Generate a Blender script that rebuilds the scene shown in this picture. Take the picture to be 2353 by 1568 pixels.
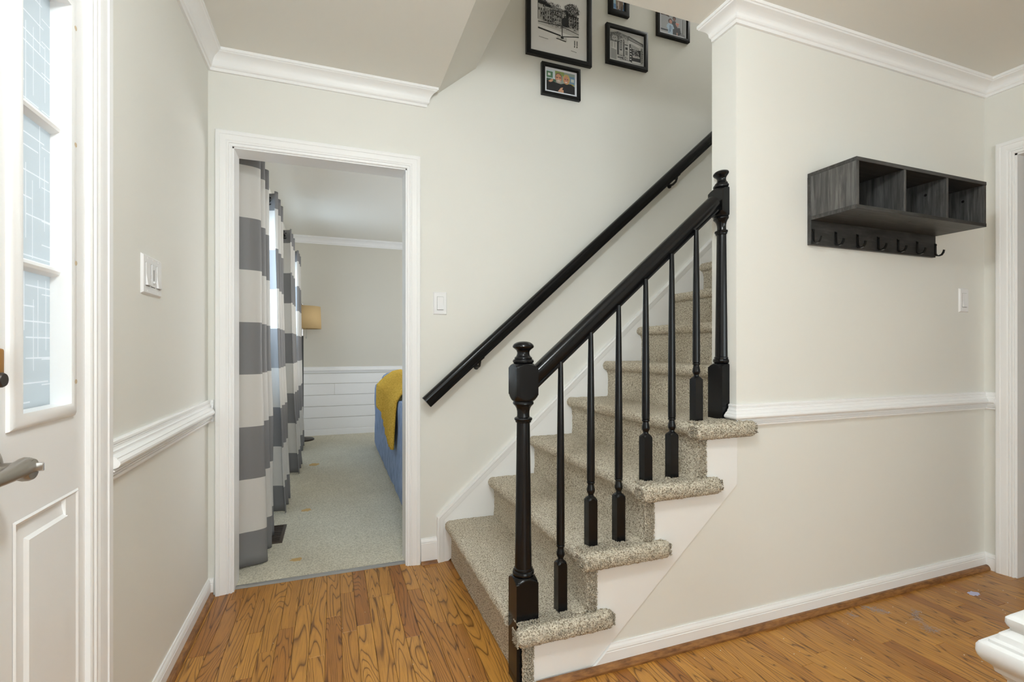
import bpy, bmesh, math, random
from mathutils import Vector, Matrix, noise
random.seed(7)
S = bpy.context.scene
for o in list(bpy.data.objects):
    bpy.data.objects.remove(o)
COL = S.collection

# ------------------------------------------------------------------ camera
FPX = 1109.876
YAW = math.radians(20.3429)
cam_d = bpy.data.cameras.new('camera')
cam_d.sensor_fit = 'HORIZONTAL'
cam_d.sensor_width = 36.0
cam_d.lens = FPX / 2353 * 36.0
cam_d.shift_y = 17.0 / 2353
cam_d.clip_start = 0.02
cam = bpy.data.objects.new('camera', cam_d)
cam.location = (0, 0, 1.10)
cam.rotation_euler = (math.pi / 2, 0, -YAW)
COL.objects.link(cam)
S.camera = cam

# ------------------------------------------------------------------ world, lights, exposure
S.view_settings.view_transform = 'Standard'
S.view_settings.look = 'None'
S.view_settings.gamma = 1.0
S.view_settings.exposure = 0.56
S.view_settings.use_curve_mapping = False

W = bpy.data.worlds.new('overcast_sky')
S.world = W
W.use_nodes = True
_bg = W.node_tree.nodes['Background']
_bg.inputs[0].default_value = (0.88, 0.94, 1.0, 1)
_bg.inputs[1].default_value = 0.50
S.cycles.max_bounces = 8
S.cycles.diffuse_bounces = 6
S.cycles.glossy_bounces = 3
S.cycles.transmission_bounces = 4
S.cycles.caustics_reflective = False
S.cycles.caustics_refractive = False
S.cycles.adaptive_threshold = 0.1
S.cycles.use_light_tree = False


def area(name, loc, target, sx, sy, power, color):
    l = bpy.data.lights.new(name, 'AREA')
    l.shape = 'RECTANGLE'
    l.size = sx
    l.size_y = sy
    l.energy = power
    l.color = color
    o = bpy.data.objects.new(name, l)
    o.location = loc
    d = Vector(target) - Vector(loc)
    o.rotation_euler = d.to_track_quat('-Z', 'Y').to_euler()
    COL.objects.link(o)
    return o


# daylight of living windows and sidelight, and area lights with no window behind them
area('fill_hall_rear', (0.55, -2.42, 1.20), (0.75, 1.6, 1.1), 1.95, 1.5, 32, (0.84, 0.955, 1.0))  # added soft fill behind the camera; the rear wall has no window
area('daylight_living_window', (-0.588, 3.35, 1.33), (3, 3.35, 1.0), 0.68, 1.15, 14, (0.66, 0.84, 1.0))
area('daylight_living_window', (-0.588, 5.27, 1.33), (3, 5.27, 1.0), 0.68, 1.15, 14, (0.66, 0.84, 1.0))
area('daylight_sidelight', (-0.74, 1.19, 1.4), (3, 1.19, 1.3), 0.18, 0.85, 0.5, (0.86, 0.94, 1.0))
area('fill_living_room_far_side', (2.9, 4.4, 1.5), (0, 4.4, 1.0), 1.6, 1.2, 31, (0.98, 0.98, 0.98))  # unseen area light brightening the room; the wall behind has no window
area('fill_upstairs', (3.2, 2.05, 4.3), (1.2, 2.2, 2.6), 0.7, 0.7, 8.5, (0.98, 0.98, 0.96))  # light added to brighten the stairwell; no window is built up there

# ------------------------------------------------------------------ materials
MATS = {}


def mat(name, color, rough=0.5, metal=0.0, spec=0.5, coat=0.0):
    m = bpy.data.materials.new(name)
    m.use_nodes = True
    b = m.node_tree.nodes['Principled BSDF']
    b.inputs['Base Color'].default_value = (*color, 1)
    b.inputs['Roughness'].default_value = rough
    b.inputs['Metallic'].default_value = metal
    b.inputs['Specular IOR Level'].default_value = spec
    b.inputs['Coat Weight'].default_value = coat
    b.inputs['Coat Roughness'].default_value = 0.15
    MATS[name] = m
    return m


def N(m, t, **kw):
    n = m.node_tree.nodes.new(t)
    for k, v in kw.items():
        setattr(n, k, v)
    return n


def L(m, a, b):
    m.node_tree.links.new(a, b)


def BS(m):
    return m.node_tree.nodes['Principled BSDF']


def coords(m, scale=(1, 1, 1), kind='Object'):
    tc = N(m, 'ShaderNodeTexCoord')
    mp = N(m, 'ShaderNodeMapping')
    mp.inputs['Scale'].default_value = scale
    L(m, tc.outputs[kind], mp.inputs['Vector'])
    return mp.outputs[0]


def ramp(m, fac, stops):
    r = N(m, 'ShaderNodeValToRGB')
    el = r.color_ramp.elements
    while len(el) < len(stops):
        el.new(0.5)
    for e, (p, c) in zip(el, stops):
        e.position = p
        e.color = (*c, 1) if len(c) == 3 else c
    L(m, fac, r.inputs[0])
    return r.outputs[0]


def noise_tex(m, vec, scale, detail=4, rough=0.55, dist=0.0):
    n = N(m, 'ShaderNodeTexNoise')
    n.inputs['Scale'].default_value = scale
    n.inputs['Detail'].default_value = detail
    n.inputs['Roughness'].default_value = rough
    n.inputs['Distortion'].default_value = dist
    L(m, vec, n.inputs['Vector'])
    return n.outputs['Fac']


def bump(m, h, strength=0.2, dist=0.002):
    b = N(m, 'ShaderNodeBump')
    b.inputs['Strength'].default_value = strength
    b.inputs['Distance'].default_value = dist
    L(m, h, b.inputs['Height'])
    L(m, b.outputs[0], BS(m).inputs['Normal'])
    return b


def mix(m, fac, a, b, mode='MIX'):
    n = N(m, 'ShaderNodeMix', data_type='RGBA', blend_type=mode)
    for sock, v in ((n.inputs[0], fac), (n.inputs[6], a), (n.inputs[7], b)):
        if hasattr(v, 'is_output') or hasattr(v, 'links'):
            L(m, v, sock)
        elif isinstance(v, (int, float)):
            sock.default_value = v
        else:
            sock.default_value = (*v, 1)
    return n.outputs[2]


def math_n(m, op, a, b=0.0):
    n = N(m, 'ShaderNodeMath', operation=op)
    for i, v in enumerate((a, b)):
        if isinstance(v, (int, float)):
            n.inputs[i].default_value = v
        else:
            L(m, v, n.inputs[i])
    return n.outputs[0]


def painted(name, color, rough=0.6, grain=260, st=0.0):
    m = mat(name, color, rough, spec=0.35)
    if st > 0:
        bump(m, noise_tex(m, coords(m), grain, 1), st, 0.001)
    return m


painted('wall_paint', (0.785, 0.778, 0.733))
painted('ceiling_paint', (0.80, 0.785, 0.735), 0.75)
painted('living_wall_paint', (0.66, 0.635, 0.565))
painted('trim_white', (0.885, 0.885, 0.885), 0.35)
painted('stringer_white', (0.85, 0.847, 0.835), 0.5, 120, 0.04)
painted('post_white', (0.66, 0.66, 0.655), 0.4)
mat('switch_white', (0.82, 0.82, 0.83), 0.3)
mat('slot_dark', (0.06, 0.05, 0.045), 0.6)
m = mat('black_gloss', (0.005, 0.005, 0.0055), 0.2, spec=0.30)
bump(m, noise_tex(m, coords(m, (60, 60, 14)), 1.0, 3), 0.08, 0.002)
mat('black_metal', (0.010, 0.010, 0.010), 0.35, 0.3)
mat('frame_black', (0.006, 0.006, 0.006), 0.35, spec=0.25)
mat('brushed_nickel', (0.36, 0.33, 0.29), 0.32, 0.9)
mat('brass', (0.55, 0.27, 0.06), 0.35, 0.8)
mat('aged_bronze', (0.05, 0.04, 0.035), 0.4, 0.7)
mat('bare_wood', (0.62, 0.50, 0.35), 0.8)
mat('chrome', (0.7, 0.7, 0.7), 0.15, 1.0)
mat('strip_metal', (0.42, 0.42, 0.42), 0.35, 0.8)
mat('vent_brown', (0.06, 0.042, 0.03), 0.5, 0.2)
mat('mat_board', (0.82, 0.82, 0.83), 0.7)
mat('mat_white', (0.78, 0.80, 0.86), 0.7)
mat('ink', (0.012, 0.012, 0.013), 0.6)
mat('ink_grey', (0.20, 0.20, 0.20), 0.6)
mat('lint', (0.33, 0.36, 0.43), 0.9)
mat('scrap', (0.55, 0.56, 0.78), 0.7)  # tone of the lavender oval floor mark
mat('speck', (0.8, 0.78, 0.72), 0.7)
mat('stain', (0.62, 0.42, 0.19), 0.95, spec=0.1)

# oak strips: contour lines of stretched noise give the cathedral grain
m = mat('oak', (0.4, 0.2, 0.07), 0.30, spec=0.45)
tc = N(m, 'ShaderNodeTexCoord')
oi = N(m, 'ShaderNodeObjectInfo')
off = N(m, 'ShaderNodeVectorMath', operation='SCALE')
off.inputs[0].default_value = (37.0, 91.0, 53.0)
L(m, oi.outputs['Random'], off.inputs['Scale'])
add = N(m, 'ShaderNodeVectorMath', operation='ADD')
L(m, tc.outputs['Object'], add.inputs[0])
L(m, off.outputs[0], add.inputs[1])
mp = N(m, 'ShaderNodeMapping')
mp.inputs['Scale'].default_value = (13, 1.15, 1)
L(m, add.outputs[0], mp.inputs['Vector'])
big = noise_tex(m, mp.outputs[0], 1.0, 1.5, 0.4, 0.35)
ring = math_n(m, 'FRACT', math_n(m, 'MULTIPLY', big, 22.0))
ring2 = ramp(m, ring, [(0.0, (0.0, 0.0, 0.0)), (0.10, (0.55, 0.55, 0.55)), (0.22, (0.92, 0.92, 0.92)), (0.7, (1, 1, 1)), (0.93, (0.75, 0.75, 0.75)), (1.0, (0.0, 0.0, 0.0))])
mp2 = N(m, 'ShaderNodeMapping')
mp2.inputs['Scale'].default_value = (330, 9, 1)
L(m, add.outputs[0], mp2.inputs['Vector'])
pores = noise_tex(m, mp2.outputs[0], 1.0, 3, 0.6)
pores2 = ramp(m, pores, [(0.36, (0.45, 0.42, 0.40)), (0.50, (1, 1, 1))])
base = ramp(m, oi.outputs['Random'], [(0.0, (0.36, 0.140, 0.027)), (0.35, (0.48, 0.220, 0.042)), (0.7, (0.57, 0.275, 0.054)), (1.0, (0.42, 0.180, 0.033))])
dark = mix(m, 1.0, base, (0.27, 0.21, 0.17), 'MULTIPLY')
col = mix(m, ring2, dark, base)
col = mix(m, 0.45, col, pores2, 'MULTIPLY')
L(m, col, BS(m).inputs['Base Color'])
bump(m, math_n(m, 'ADD', math_n(m, 'MULTIPLY', ring2, 0.6), pores2), 0.16, 0.0006)

m = mat('shoe_wood', (0.24, 0.10, 0.03), 0.4)
k = noise_tex(m, coords(m, (25, 25, 120)), 1.0, 4)
L(m, ramp(m, k, [(0.3, (0.14, 0.055, 0.018)), (0.7, (0.36, 0.165, 0.05))]), BS(m).inputs['Base Color'])


def carpet(name, c0, c1, c2, scale, st, dist):
    m = mat(name, c1, 0.97, spec=0.1)
    v = coords(m)
    vo = N(m, 'ShaderNodeTexVoronoi')
    vo.inputs['Scale'].default_value = scale
    L(m, v, vo.inputs['Vector'])
    n2 = noise_tex(m, v, scale * 0.75, 3, 0.6)
    k = math_n(m, 'SUBTRACT', n2, math_n(m, 'MULTIPLY', vo.outputs['Distance'], 0.28))
    c = ramp(m, k, [(0.20, c0), (0.36, c1), (0.55, c2)])
    n3 = noise_tex(m, v, 3.2, 3)
    c = mix(m, 0.35, c, ramp(m, n3, [(0.3, (0.78, 0.77, 0.74)), (0.7, (1, 1, 1))]), 'MULTIPLY')
    L(m, c, BS(m).inputs['Base Color'])
    bump(m, k, st, dist)
    return m


carpet('stair_carpet', (0.27, 0.22, 0.155), (0.68, 0.61, 0.49), (0.90, 0.84, 0.72), 250, 1.0, 0.006)
carpet('room_carpet', (0.50, 0.465, 0.37), (0.69, 0.65, 0.53), (0.80, 0.76, 0.64), 190, 0.5, 0.004)

# charcoal stained shelf boards
m = mat('charcoal_wood', (0.07, 0.068, 0.066), 0.45)
k = noise_tex(m, coords(m, (14, 60, 5)), 1.0, 5, 0.65, 0.6)
k2 = noise_tex(m, coords(m, (90, 200, 9)), 1.0, 3)
kk = math_n(m, 'ADD', math_n(m, 'MULTIPLY', k, 0.7), math_n(m, 'MULTIPLY', k2, 0.3))
L(m, ramp(m, kk, [(0.32, (0.024, 0.023, 0.022)), (0.5, (0.070, 0.068, 0.066)), (0.68, (0.15, 0.145, 0.14))]), BS(m).inputs['Base Color'])
bump(m, kk, 0.25, 0.001)
m = mat('charcoal_wood_long_shaded', (0.07, 0.068, 0.066), 0.45)  # same wood, darkened so the shelf's inner shade sits in its colour
k = noise_tex(m, coords(m, (5, 60, 16)), 1.0, 5, 0.65, 0.6)
k2 = noise_tex(m, coords(m, (9, 200, 120)), 1.0, 3)
kk = math_n(m, 'ADD', math_n(m, 'MULTIPLY', k, 0.7), math_n(m, 'MULTIPLY', k2, 0.3))
L(m, ramp(m, kk, [(0.32, (0.016, 0.015, 0.014)), (0.5, (0.040, 0.038, 0.036)), (0.68, (0.085, 0.08, 0.076))]), BS(m).inputs['Base Color'])
bump(m, kk, 0.25, 0.001)

# woven blue upholstery
m = mat('blue_fabric', (0.10, 0.18, 0.42), 0.9, spec=0.15)
k = noise_tex(m, coords(m, (50, 50, 9)), 1.0, 4, 0.6)
L(m, ramp(m, k, [(0.3, (0.16, 0.23, 0.40)), (0.65, (0.42, 0.53, 0.76))]), BS(m).inputs['Base Color'])
bump(m, k, 0.4, 0.004)

# mustard knit
m = mat('mustard_knit', (0.60, 0.34, 0.035), 0.95, spec=0.1)
v = coords(m, (1, 1, 1))
k = noise_tex(m, v, 90, 3)
L(m, ramp(m, k, [(0.3, (0.58, 0.33, 0.04)), (0.65, (0.88, 0.58, 0.11))]), BS(m).inputs['Base Color'])
bump(m, k, 0.5, 0.003)

m = mat('lamp_linen', (0.62, 0.44, 0.22), 0.85)
bump(m, noise_tex(m, coords(m), 300, 2), 0.2, 0.001)

# striped curtain: white and grey bands by height, satin cloth that lets light through
m = mat('striped_curtain', (0.6, 0.6, 0.6), 0.42, spec=0.35)
tc = N(m, 'ShaderNodeTexCoord')
sx = N(m, 'ShaderNodeSeparateXYZ')
L(m, tc.outputs['Object'], sx.inputs[0])
z = math_n(m, 'ADD', sx.outputs[2], 10 * 0.526 + 0.083)
z = math_n(m, 'FRACT', math_n(m, 'DIVIDE', z, 0.526))
g = math_n(m, 'GREATER_THAN', z, 0.5)
c = mix(m, g, (0.25, 0.245, 0.25), (0.74, 0.715, 0.68))
L(m, c, BS(m).inputs['Base Color'])
kk = noise_tex(m, coords(m, (400, 400, 40)), 1.0, 2)
bump(m, kk, 0.12, 0.001)
tr = N(m, 'ShaderNodeBsdfTranslucent')
L(m, c, tr.inputs[0])
ms = N(m, 'ShaderNodeMixShader')
ms.inputs[0].default_value = 0.18
L(m, BS(m).outputs[0], ms.inputs[1])
L(m, tr.outputs[0], ms.inputs[2])
L(m, ms.outputs[0], m.node_tree.nodes['Material Output'].inputs[0])

# frosted glass
m = bpy.data.materials.new('frosted_glass')
m.use_nodes = True
MATS['frosted_glass'] = m
b = BS(m)
b.inputs['Base Color'].default_value = (0.80, 0.86, 0.88, 1)
b.inputs['Roughness'].default_value = 0.12
tr = N(m, 'ShaderNodeBsdfTranslucent')
tr.inputs[0].default_value = (0.74, 0.775, 0.785, 1)
ms = N(m, 'ShaderNodeMixShader')
ms.inputs[0].default_value = 0.72
L(m, b.outputs[0], ms.inputs[1])
L(m, tr.outputs[0], ms.inputs[2])
L(m, ms.outputs[0], m.node_tree.nodes['Material Output'].inputs[0])
m = bpy.data.materials.new('etched_glass')
m.use_nodes = True
MATS['etched_glass'] = m
b = BS(m)
b.inputs['Base Color'].default_value = (0.95, 0.95, 0.95, 1)
b.inputs['Transmission Weight'].default_value = 0.0
tr = N(m, 'ShaderNodeBsdfTranslucent')
tr.inputs[0].default_value = (1, 1, 1, 1)
ms = N(m, 'ShaderNodeMixShader')
ms.inputs[0].default_value = 0.85
L(m, b.outputs[0], ms.inputs[1])
L(m, tr.outputs[0], ms.inputs[2])
L(m, ms.outputs[0], m.node_tree.nodes['Material Output'].inputs[0])
m = mat('clear_glass', (1, 1, 1), 0.02)
BS(m).inputs['Transmission Weight'].default_value = 1.0
BS(m).inputs['IOR'].default_value = 1.02
m = mat('lamp_glass', (1, 1, 1), 0.5)
BS(m).inputs['Emission Color'].default_value = (0.97, 0.97, 1.0, 1)
BS(m).inputs['Emission Strength'].default_value = 6.0


# ------------------------------------------------------------------ mesh helpers
def obj(name, bm, material, parent=None, sharp=32, smooth=True):
    me = bpy.data.meshes.new(name)
    bmesh.ops.recalc_face_normals(bm, faces=bm.faces)
    bm.to_mesh(me)
    bm.free()
    for mm in (material if isinstance(material, (list, tuple)) else [material]):
        me.materials.append(MATS[mm])
    if smooth:
        me.polygons.foreach_set('use_smooth', [True] * len(me.polygons))
        me.set_sharp_from_angle(angle=math.radians(sharp))
    o = bpy.data.objects.new(name, me)
    COL.objects.link(o)
    if parent is not None:
        o.parent = parent
    return o


def empty(name):
    o = bpy.data.objects.new(name, None)
    o.empty_display_size = 0.1
    COL.objects.link(o)
    return o


def tag(o, label, cat, group=None, kind=None):
    o['label'] = label
    o['category'] = cat
    if group:
        o['group'] = group
    if kind:
        o['kind'] = kind
    return o


def struct(o, label=None, cat=None):
    o['kind'] = 'structure'
    if label:
        o['label'] = label
    if cat:
        o['category'] = cat
    return o


def B():
    return bmesh.new()


def box(bm, x0, x1, y0, y1, z0, z1, bev=0.0, seg=1, mi=0):
    vs = [bm.verts.new(p) for p in ((x0, y0, z0), (x1, y0, z0), (x1, y1, z0), (x0, y1, z0), (x0, y0, z1), (x1, y0, z1), (x1, y1, z1), (x0, y1, z1))]
    fs = [bm.faces.new([vs[i] for i in q]) for q in ((3, 2, 1, 0), (4, 5, 6, 7), (0, 1, 5, 4), (1, 2, 6, 5), (2, 3, 7, 6), (3, 0, 4, 7))]
    for f in fs:
        f.material_index = mi
    if bev > 0:
        es = list({e for f in fs for e in f.edges})
        r = bmesh.ops.bevel(bm, geom=es, offset=bev, segments=seg, profile=0.5, affect='EDGES')
        for f in r['faces']:
            f.material_index = mi
    return fs


def boxo(name, d, material, parent=None, bev=0.0, seg=1):
    bm = B()
    box(bm, *d, bev=bev, seg=seg)
    return obj(name, bm, material, parent)


def sweep(bm, path, fixed, prof, shear0=0.0, shear1=0.0, cap=True, closed=False):
    """extrude a closed profile [(lateral, fixed)] along a path, mitred at its corners; lateral = fixed x direction"""
    P = [Vector(p) for p in path]
    fx = Vector(fixed).normalized()
    n = len(P)
    segs = [(P[(i + 1) % n] - P[i]).normalized() for i in range(n if closed else n - 1)]
    rings = []
    for i in range(n):
        if closed:
            a, b = segs[i - 1], segs[i]
        else:
            a = segs[max(i - 1, 0)]
            b = segs[min(i, n - 2)]
        la, lb = fx.cross(a), fx.cross(b)
        lat = (la + lb) / (1 + la.dot(lb))
        ring = []
        for (l, f) in prof:
            q = P[i] + lat * l + fx * f
            if not closed and i == 0 and shear0:
                q = q - a * (l * shear0)
            if not closed and i == n - 1 and shear1:
                q = q + b * (l * shear1)
            ring.append(bm.verts.new(q))
        rings.append(ring)
    k = len(prof)
    for i in range(n if closed else n - 1):
        r0, r1 = rings[i], rings[(i + 1) % n]
        for j in range(k):
            bm.faces.new((r0[j], r0[(j + 1) % k], r1[(j + 1) % k], r1[j]))
    if cap and not closed:
        bm.faces.new(rings[0])
        bm.faces.new(list(reversed(rings[-1])))


def tube(bm, pts, r, n=10, cap=True):
    P = [Vector(p) for p in pts]
    R = r if isinstance(r, (list, tuple)) else [r] * len(P)
    rings = []
    prev = None
    for i, p in enumerate(P):
        d = (P[min(i + 1, len(P) - 1)] - P[max(i - 1, 0)]).normalized()
        if prev is None:
            u = d.orthogonal().normalized()
        else:
            u = (prev - d * prev.dot(d)).normalized()
        prev = u
        w = d.cross(u)
        rings.append([bm.verts.new(p + (u * math.cos(2 * math.pi * j / n) + w * math.sin(2 * math.pi * j / n)) * R[i]) for j in range(n)])
    for a, b in zip(rings, rings[1:]):
        for j in range(n):
            bm.faces.new((a[j], a[(j + 1) % n], b[(j + 1) % n], b[j]))
    if cap:
        bm.faces.new(list(reversed(rings[0])))
        bm.faces.new(rings[-1])


def turned(bm, cx, cy, prof, hw=None, n=32, xmax=None, cap=True):
    """lathe with radius R(z); where hw is given the section is the smaller of the round and a square of that half width"""
    rings = []
    for (r, z) in prof:
        ring = []
        for j in range(n):
            a = 2 * math.pi * (j + 0.5 * 0) / n + math.pi / 4
            rr = r
            if hw is not None:
                rr = min(r, hw / max(abs(math.cos(a)), abs(math.sin(a))))
            x = cx + rr * math.cos(a)
            if xmax is not None:
                x = min(x, xmax)
            ring.append(bm.verts.new((x, cy + rr * math.sin(a), z)))
        rings.append(ring)
    for a, b in zip(rings, rings[1:]):
        for j in range(n):
            bm.faces.new((a[j], a[(j + 1) % n], b[(j + 1) % n], b[j]))
    if cap:
        bm.faces.new(list(reversed(rings[0])))
        bm.faces.new(rings[-1])


def prism(bm, poly, axis, a, b, mi=0):
    """polygon extruded along an axis: 'x' poly=(y,z), 'y' poly=(x,z), 'z' poly=(x,y)"""
    def P(p, t):
        return {'x': (t, p[0], p[1]), 'y': (p[0], t, p[1]), 'z': (p[0], p[1], t)}[axis]
    v0 = [bm.verts.new(P(p, a)) for p in poly]
    v1 = [bm.verts.new(P(p, b)) for p in poly]
    k = len(poly)
    fs = [bm.faces.new(v0), bm.faces.new(list(reversed(v1)))]
    for i in range(k):
        fs.append(bm.faces.new((v0[i], v1[i], v1[(i + 1) % k], v0[(i + 1) % k])))
    for f in fs:
        f.material_index = mi


def proj_uv(x, y, z=0.0):
    s, c = math.sin(YAW), math.cos(YAW)
    r, f = x * c - y * s, x * s + y * c
    if f < 0.05:
        return None
    return 1176.5 + FPX * r / f, 801 - FPX * (z - 1.1) / f


# ------------------------------------------------------------------ dimensions
XL, YB, YF, XR = -0.52, 2.48, 1.45, 3.068
YBB = 2.60            # back face of the wall between hall and living room
XE = 1.463            # end of the wall beside the stairs
YE = 1.578            # stair side of that wall
ZC = 2.42             # hall ceiling
YH = -2.5             # wall behind the camera
YFAR = 6.55           # far wall of the living room
ZL = 2.50             # living room ceiling
ZU = 4.9              # ceiling upstairs
XU = 4.2

# ------------------------------------------------------------------ floor of oak strips
floor = boxo('floor', (XL - 0.15, 4.6, YH, 2.505, -0.06, -0.012), 'shoe_wood')
struct(floor, 'brown oak strip floor of the hall', 'floor')
PW = 0.0572
rest = B()
count = 0
rng = random.Random(11)
nx = int((4.5 - XL) / PW) + 1
pieces = []
for i in range(nx):
    x0 = XL - 0.02 + i * PW
    y = 2.503 + rng.uniform(0, 0.6)
    while y > YH:
        ln = rng.choice((0.32, 0.45, 0.6, 0.75, 0.9, 1.1)) * rng.uniform(0.85, 1.15)
        pieces.append((x0, x0 + PW - 0.0009, max(y - ln, YH), min(y - 0.0008, 2.503)))
        y -= ln
vis, hid = [], []
for p in pieces:
    x0, x1, y0, y1 = p
    if y1 - y0 < 0.01:
        continue
    ok = False
    for a in (0, 0.25, 0.5, 0.75, 1):
        yy = y0 + (y1 - y0) * a
        if (x0 > 0.64 and yy > 1.46) or (x0 > 0.80 and yy > 1.455):
            continue
        q = proj_uv(x0, yy)
        if q and -30 < q[0] < 2380 and q[1] < 1600:
            ok = True
    (vis if ok else hid).append(p)
vis.sort(key=lambda p: -(p[3] - p[2]) / max(0.3, (p[2] + p[3]) / 2))
hid += vis[290:]
vis = vis[:290]
for (x0, x1, y0, y1) in vis:
    bm = B()
    box(bm, x0, x1, y0, y1, -0.012, rng.uniform(-0.0003, 0.0), bev=0.0007)
    obj('oak_plank', bm, 'oak', floor, smooth=False)
for (x0, x1, y0, y1) in hid:
    if x0 > 0.9 and y0 > 1.5:
        continue
    box(rest, x0, x1, y0, y1, -0.012, 0)
r_ = obj('oak_plank_field', rest, 'oak', floor, smooth=False)
r_['kind'] = 'stuff'

# ------------------------------------------------------------------ walls
bm = B()     # exterior wall: openings for front door + sidelight and two living room windows
x0, x1 = XL - 0.16, XL
DOORY0 = 0.10
box(bm, x0, x1, YH, DOORY0, 0, ZL)
box(bm, x0, x1, DOORY0, 1.35, 2.05, ZL)
box(bm, x0, x1, 1.35, 2.95, 0, ZL)
WIN = [(2.95, 3.75), (4.87, 5.67)]
WZ = (0.62, 1.98)
for (a, b) in WIN:
    box(bm, x0, x1, a, b, 0, WZ[0])
    box(bm, x0, x1, a, b, WZ[1], ZL)
box(bm, x0, x1, WIN[0][1], WIN[1][0], 0, ZL)
box(bm, x0, x1, WIN[1][1], YFAR, 0, ZL)
struct(obj('wall_left', bm, 'wall_paint', smooth=False), 'pale greige exterior wall with front door and sidelight', 'wall')

DX0, DX1, DZ = -0.430, 0.357, 2.015   # doorway to the living room
bm = B()
box(bm, XL, DX0, YB, YBB, 0, ZU)
box(bm, DX1, XU, YB, YBB, 0, ZU)
box(bm, DX0, DX1, YB, YBB, DZ, ZU)
struct(obj('wall_back', bm, 'wall_paint', smooth=False), 'pale greige wall behind the stairs, with the open doorway', 'wall')

bm = B()
prism(bm, [(0.80, 0), (XR, 0), (XR, ZC), (XE, ZC), (XE, 0.60)], 'y', YF, YE)
struct(obj('wall_front', bm, 'wall_paint', smooth=False), 'pale greige wall under and beside the stairs, carrying the shelf', 'wall')
bm = B()
RD0, RD1, RZ = 0.42, 1.338, 2.04      # doorway in the right wall
box(bm, XR, XR + 0.12, RD1, 2.48, 0, ZC)
box(bm, XR, XR + 0.12, RD0, RD1, RZ, ZC)
box(bm, XR, XR + 0.12, YH, RD0, 0, ZC)
struct(obj('wall_right', bm, 'wall_paint', smooth=False), 'pale greige wall at the right with a cased doorway', 'wall')
bm = B()
box(bm, XR + 0.12, 4.6, 2.4, 2.48, 0, ZC)
box(bm, 4.5, 4.6, YH, 2.48, 0, ZC)
struct(obj('wall_next_room', bm, 'living_wall_paint', smooth=False), 'grey wall of the room beyond the right doorway', 'wall')
bm = B()
box(bm, XL - 0.16, 4.6, YH - 0.1, YH, 0, ZC)
struct(obj('wall_rear', bm, 'wall_paint', smooth=False), 'wall of the hall behind the viewer', 'wall')

# hall ceiling with the stairwell opening
OX = 0.508
bm = B()
box(bm, XL - 0.16, OX, YH, YB, ZC, ZC + 0.12)
box(bm, OX, 4.6, YH, YE, ZC, ZC + 0.12)
box(bm, XR, 4.6, YE, YB, ZC, ZC + 0.12)
struct(obj('ceiling', bm, 'ceiling_paint', smooth=False), 'flat beige hall ceiling around the stairwell', 'ceiling')
bm = B()   # sloped soffit at the head of the stairwell and the walls above it
prism(bm, [(OX, ZC + 0.0002), (0.713, 2.592), (0.713, ZU), (0.60, ZU), (0.60, 2.60), (OX, ZC + 0.10)], 'y', YE - 0.1, YB)
struct(obj('ceiling_stair_soffit', bm, 'wall_paint', smooth=False), 'sloped soffit where the stairwell opens through the ceiling', 'ceiling')
bm = B()
box(bm, 0.60, XU, YE - 0.12, YE, ZC + 0.12, ZU)
box(bm, XU, XU + 0.1, YE - 0.12, YBB, ZC + 0.12, ZU)
struct(obj('wall_upstairs', bm, 'wall_paint', smooth=False), 'wall of the stairwell upstairs', 'wall')
struct(boxo('ceiling_upstairs', (0.5, XU + 0.1, YE - 0.12, YBB, ZU, ZU + 0.1), 'ceiling_paint'), 'ceiling above the stairwell upstairs', 'ceiling')

# living room shell
bm = B()
box(bm, XL - 0.16, 3.1, YFAR, YFAR + 0.12, 0, ZL)
wall_far = struct(obj('wall_far', bm, 'living_wall_paint', smooth=False), 'greige far wall of the living room with white wainscot', 'wall')
bm = B()
box(bm, 3.0, 3.1, YBB, YFAR, 0, ZL)
struct(obj('wall_living_right', bm, 'living_wall_paint', smooth=False), 'right wall of the living room', 'wall')
struct(boxo('ceiling_living_room', (XL - 0.16, 3.1, YBB - 0.02, YFAR + 0.12, ZL, ZL + 0.1), 'ceiling_paint'), 'living room ceiling seen through the doorway', 'ceiling')
lf = struct(boxo('floor_living_room', (XL - 0.16, 3.1, 2.525, YFAR, -0.06, 0.004), 'room_carpet'), 'worn beige living room carpet', 'floor')


def blob(bm, cx, cy, rx, ry, z, seed, n=18, t=0.0008):
    r = random.Random(seed)
    top, bot = [], []
    for i in range(n):
        a = 2 * math.pi * i / n
        k = 1 + r.uniform(-0.25, 0.2)
        top.append(bm.verts.new((cx + rx * k * math.cos(a), cy + ry * k * math.sin(a), z + t)))
        bot.append(bm.verts.new((cx + rx * k * math.cos(a), cy + ry * k * math.sin(a), z)))
    bm.faces.new(top)
    bm.faces.new(list(reversed(bot)))
    for i in range(n):
        bm.faces.new((bot[i], bot[(i + 1) % n], top[(i + 1) % n], top[i]))


for i, (x, y, rx, ry) in enumerate(((-0.176, 2.739, 0.032, 0.022), (-0.166, 3.552, 0.032, 0.03), (-0.165, 4.92, 0.045, 0.05))):
    bm = B()
    blob(bm, x, y, rx, ry, 0.004, 31 + i)
    obj('orange_stain', bm, 'stain', lf)

# shiplap wainscot on the far wall: single boards
rngw = random.Random(5)
z = 0.085
row = 0
while z < 0.76:
    h = min(0.143, 0.785 - z)
    x = XL + 0.002
    joints = [0.02 if row == 3 else rngw.uniform(0.9, 2.2), 1.6 + rngw.uniform(-.3, .5), 3.0]
    for j in sorted(joints):
        if j - x > 0.05:
            bm = B()
            box(bm, x, j - 0.002, YFAR - 0.014, YFAR, z, z + h - 0.004, bev=0.0015)
            obj('shiplap_board', bm, 'trim_white', wall_far)
            x = j
    z += 0.143
    row += 1

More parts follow.
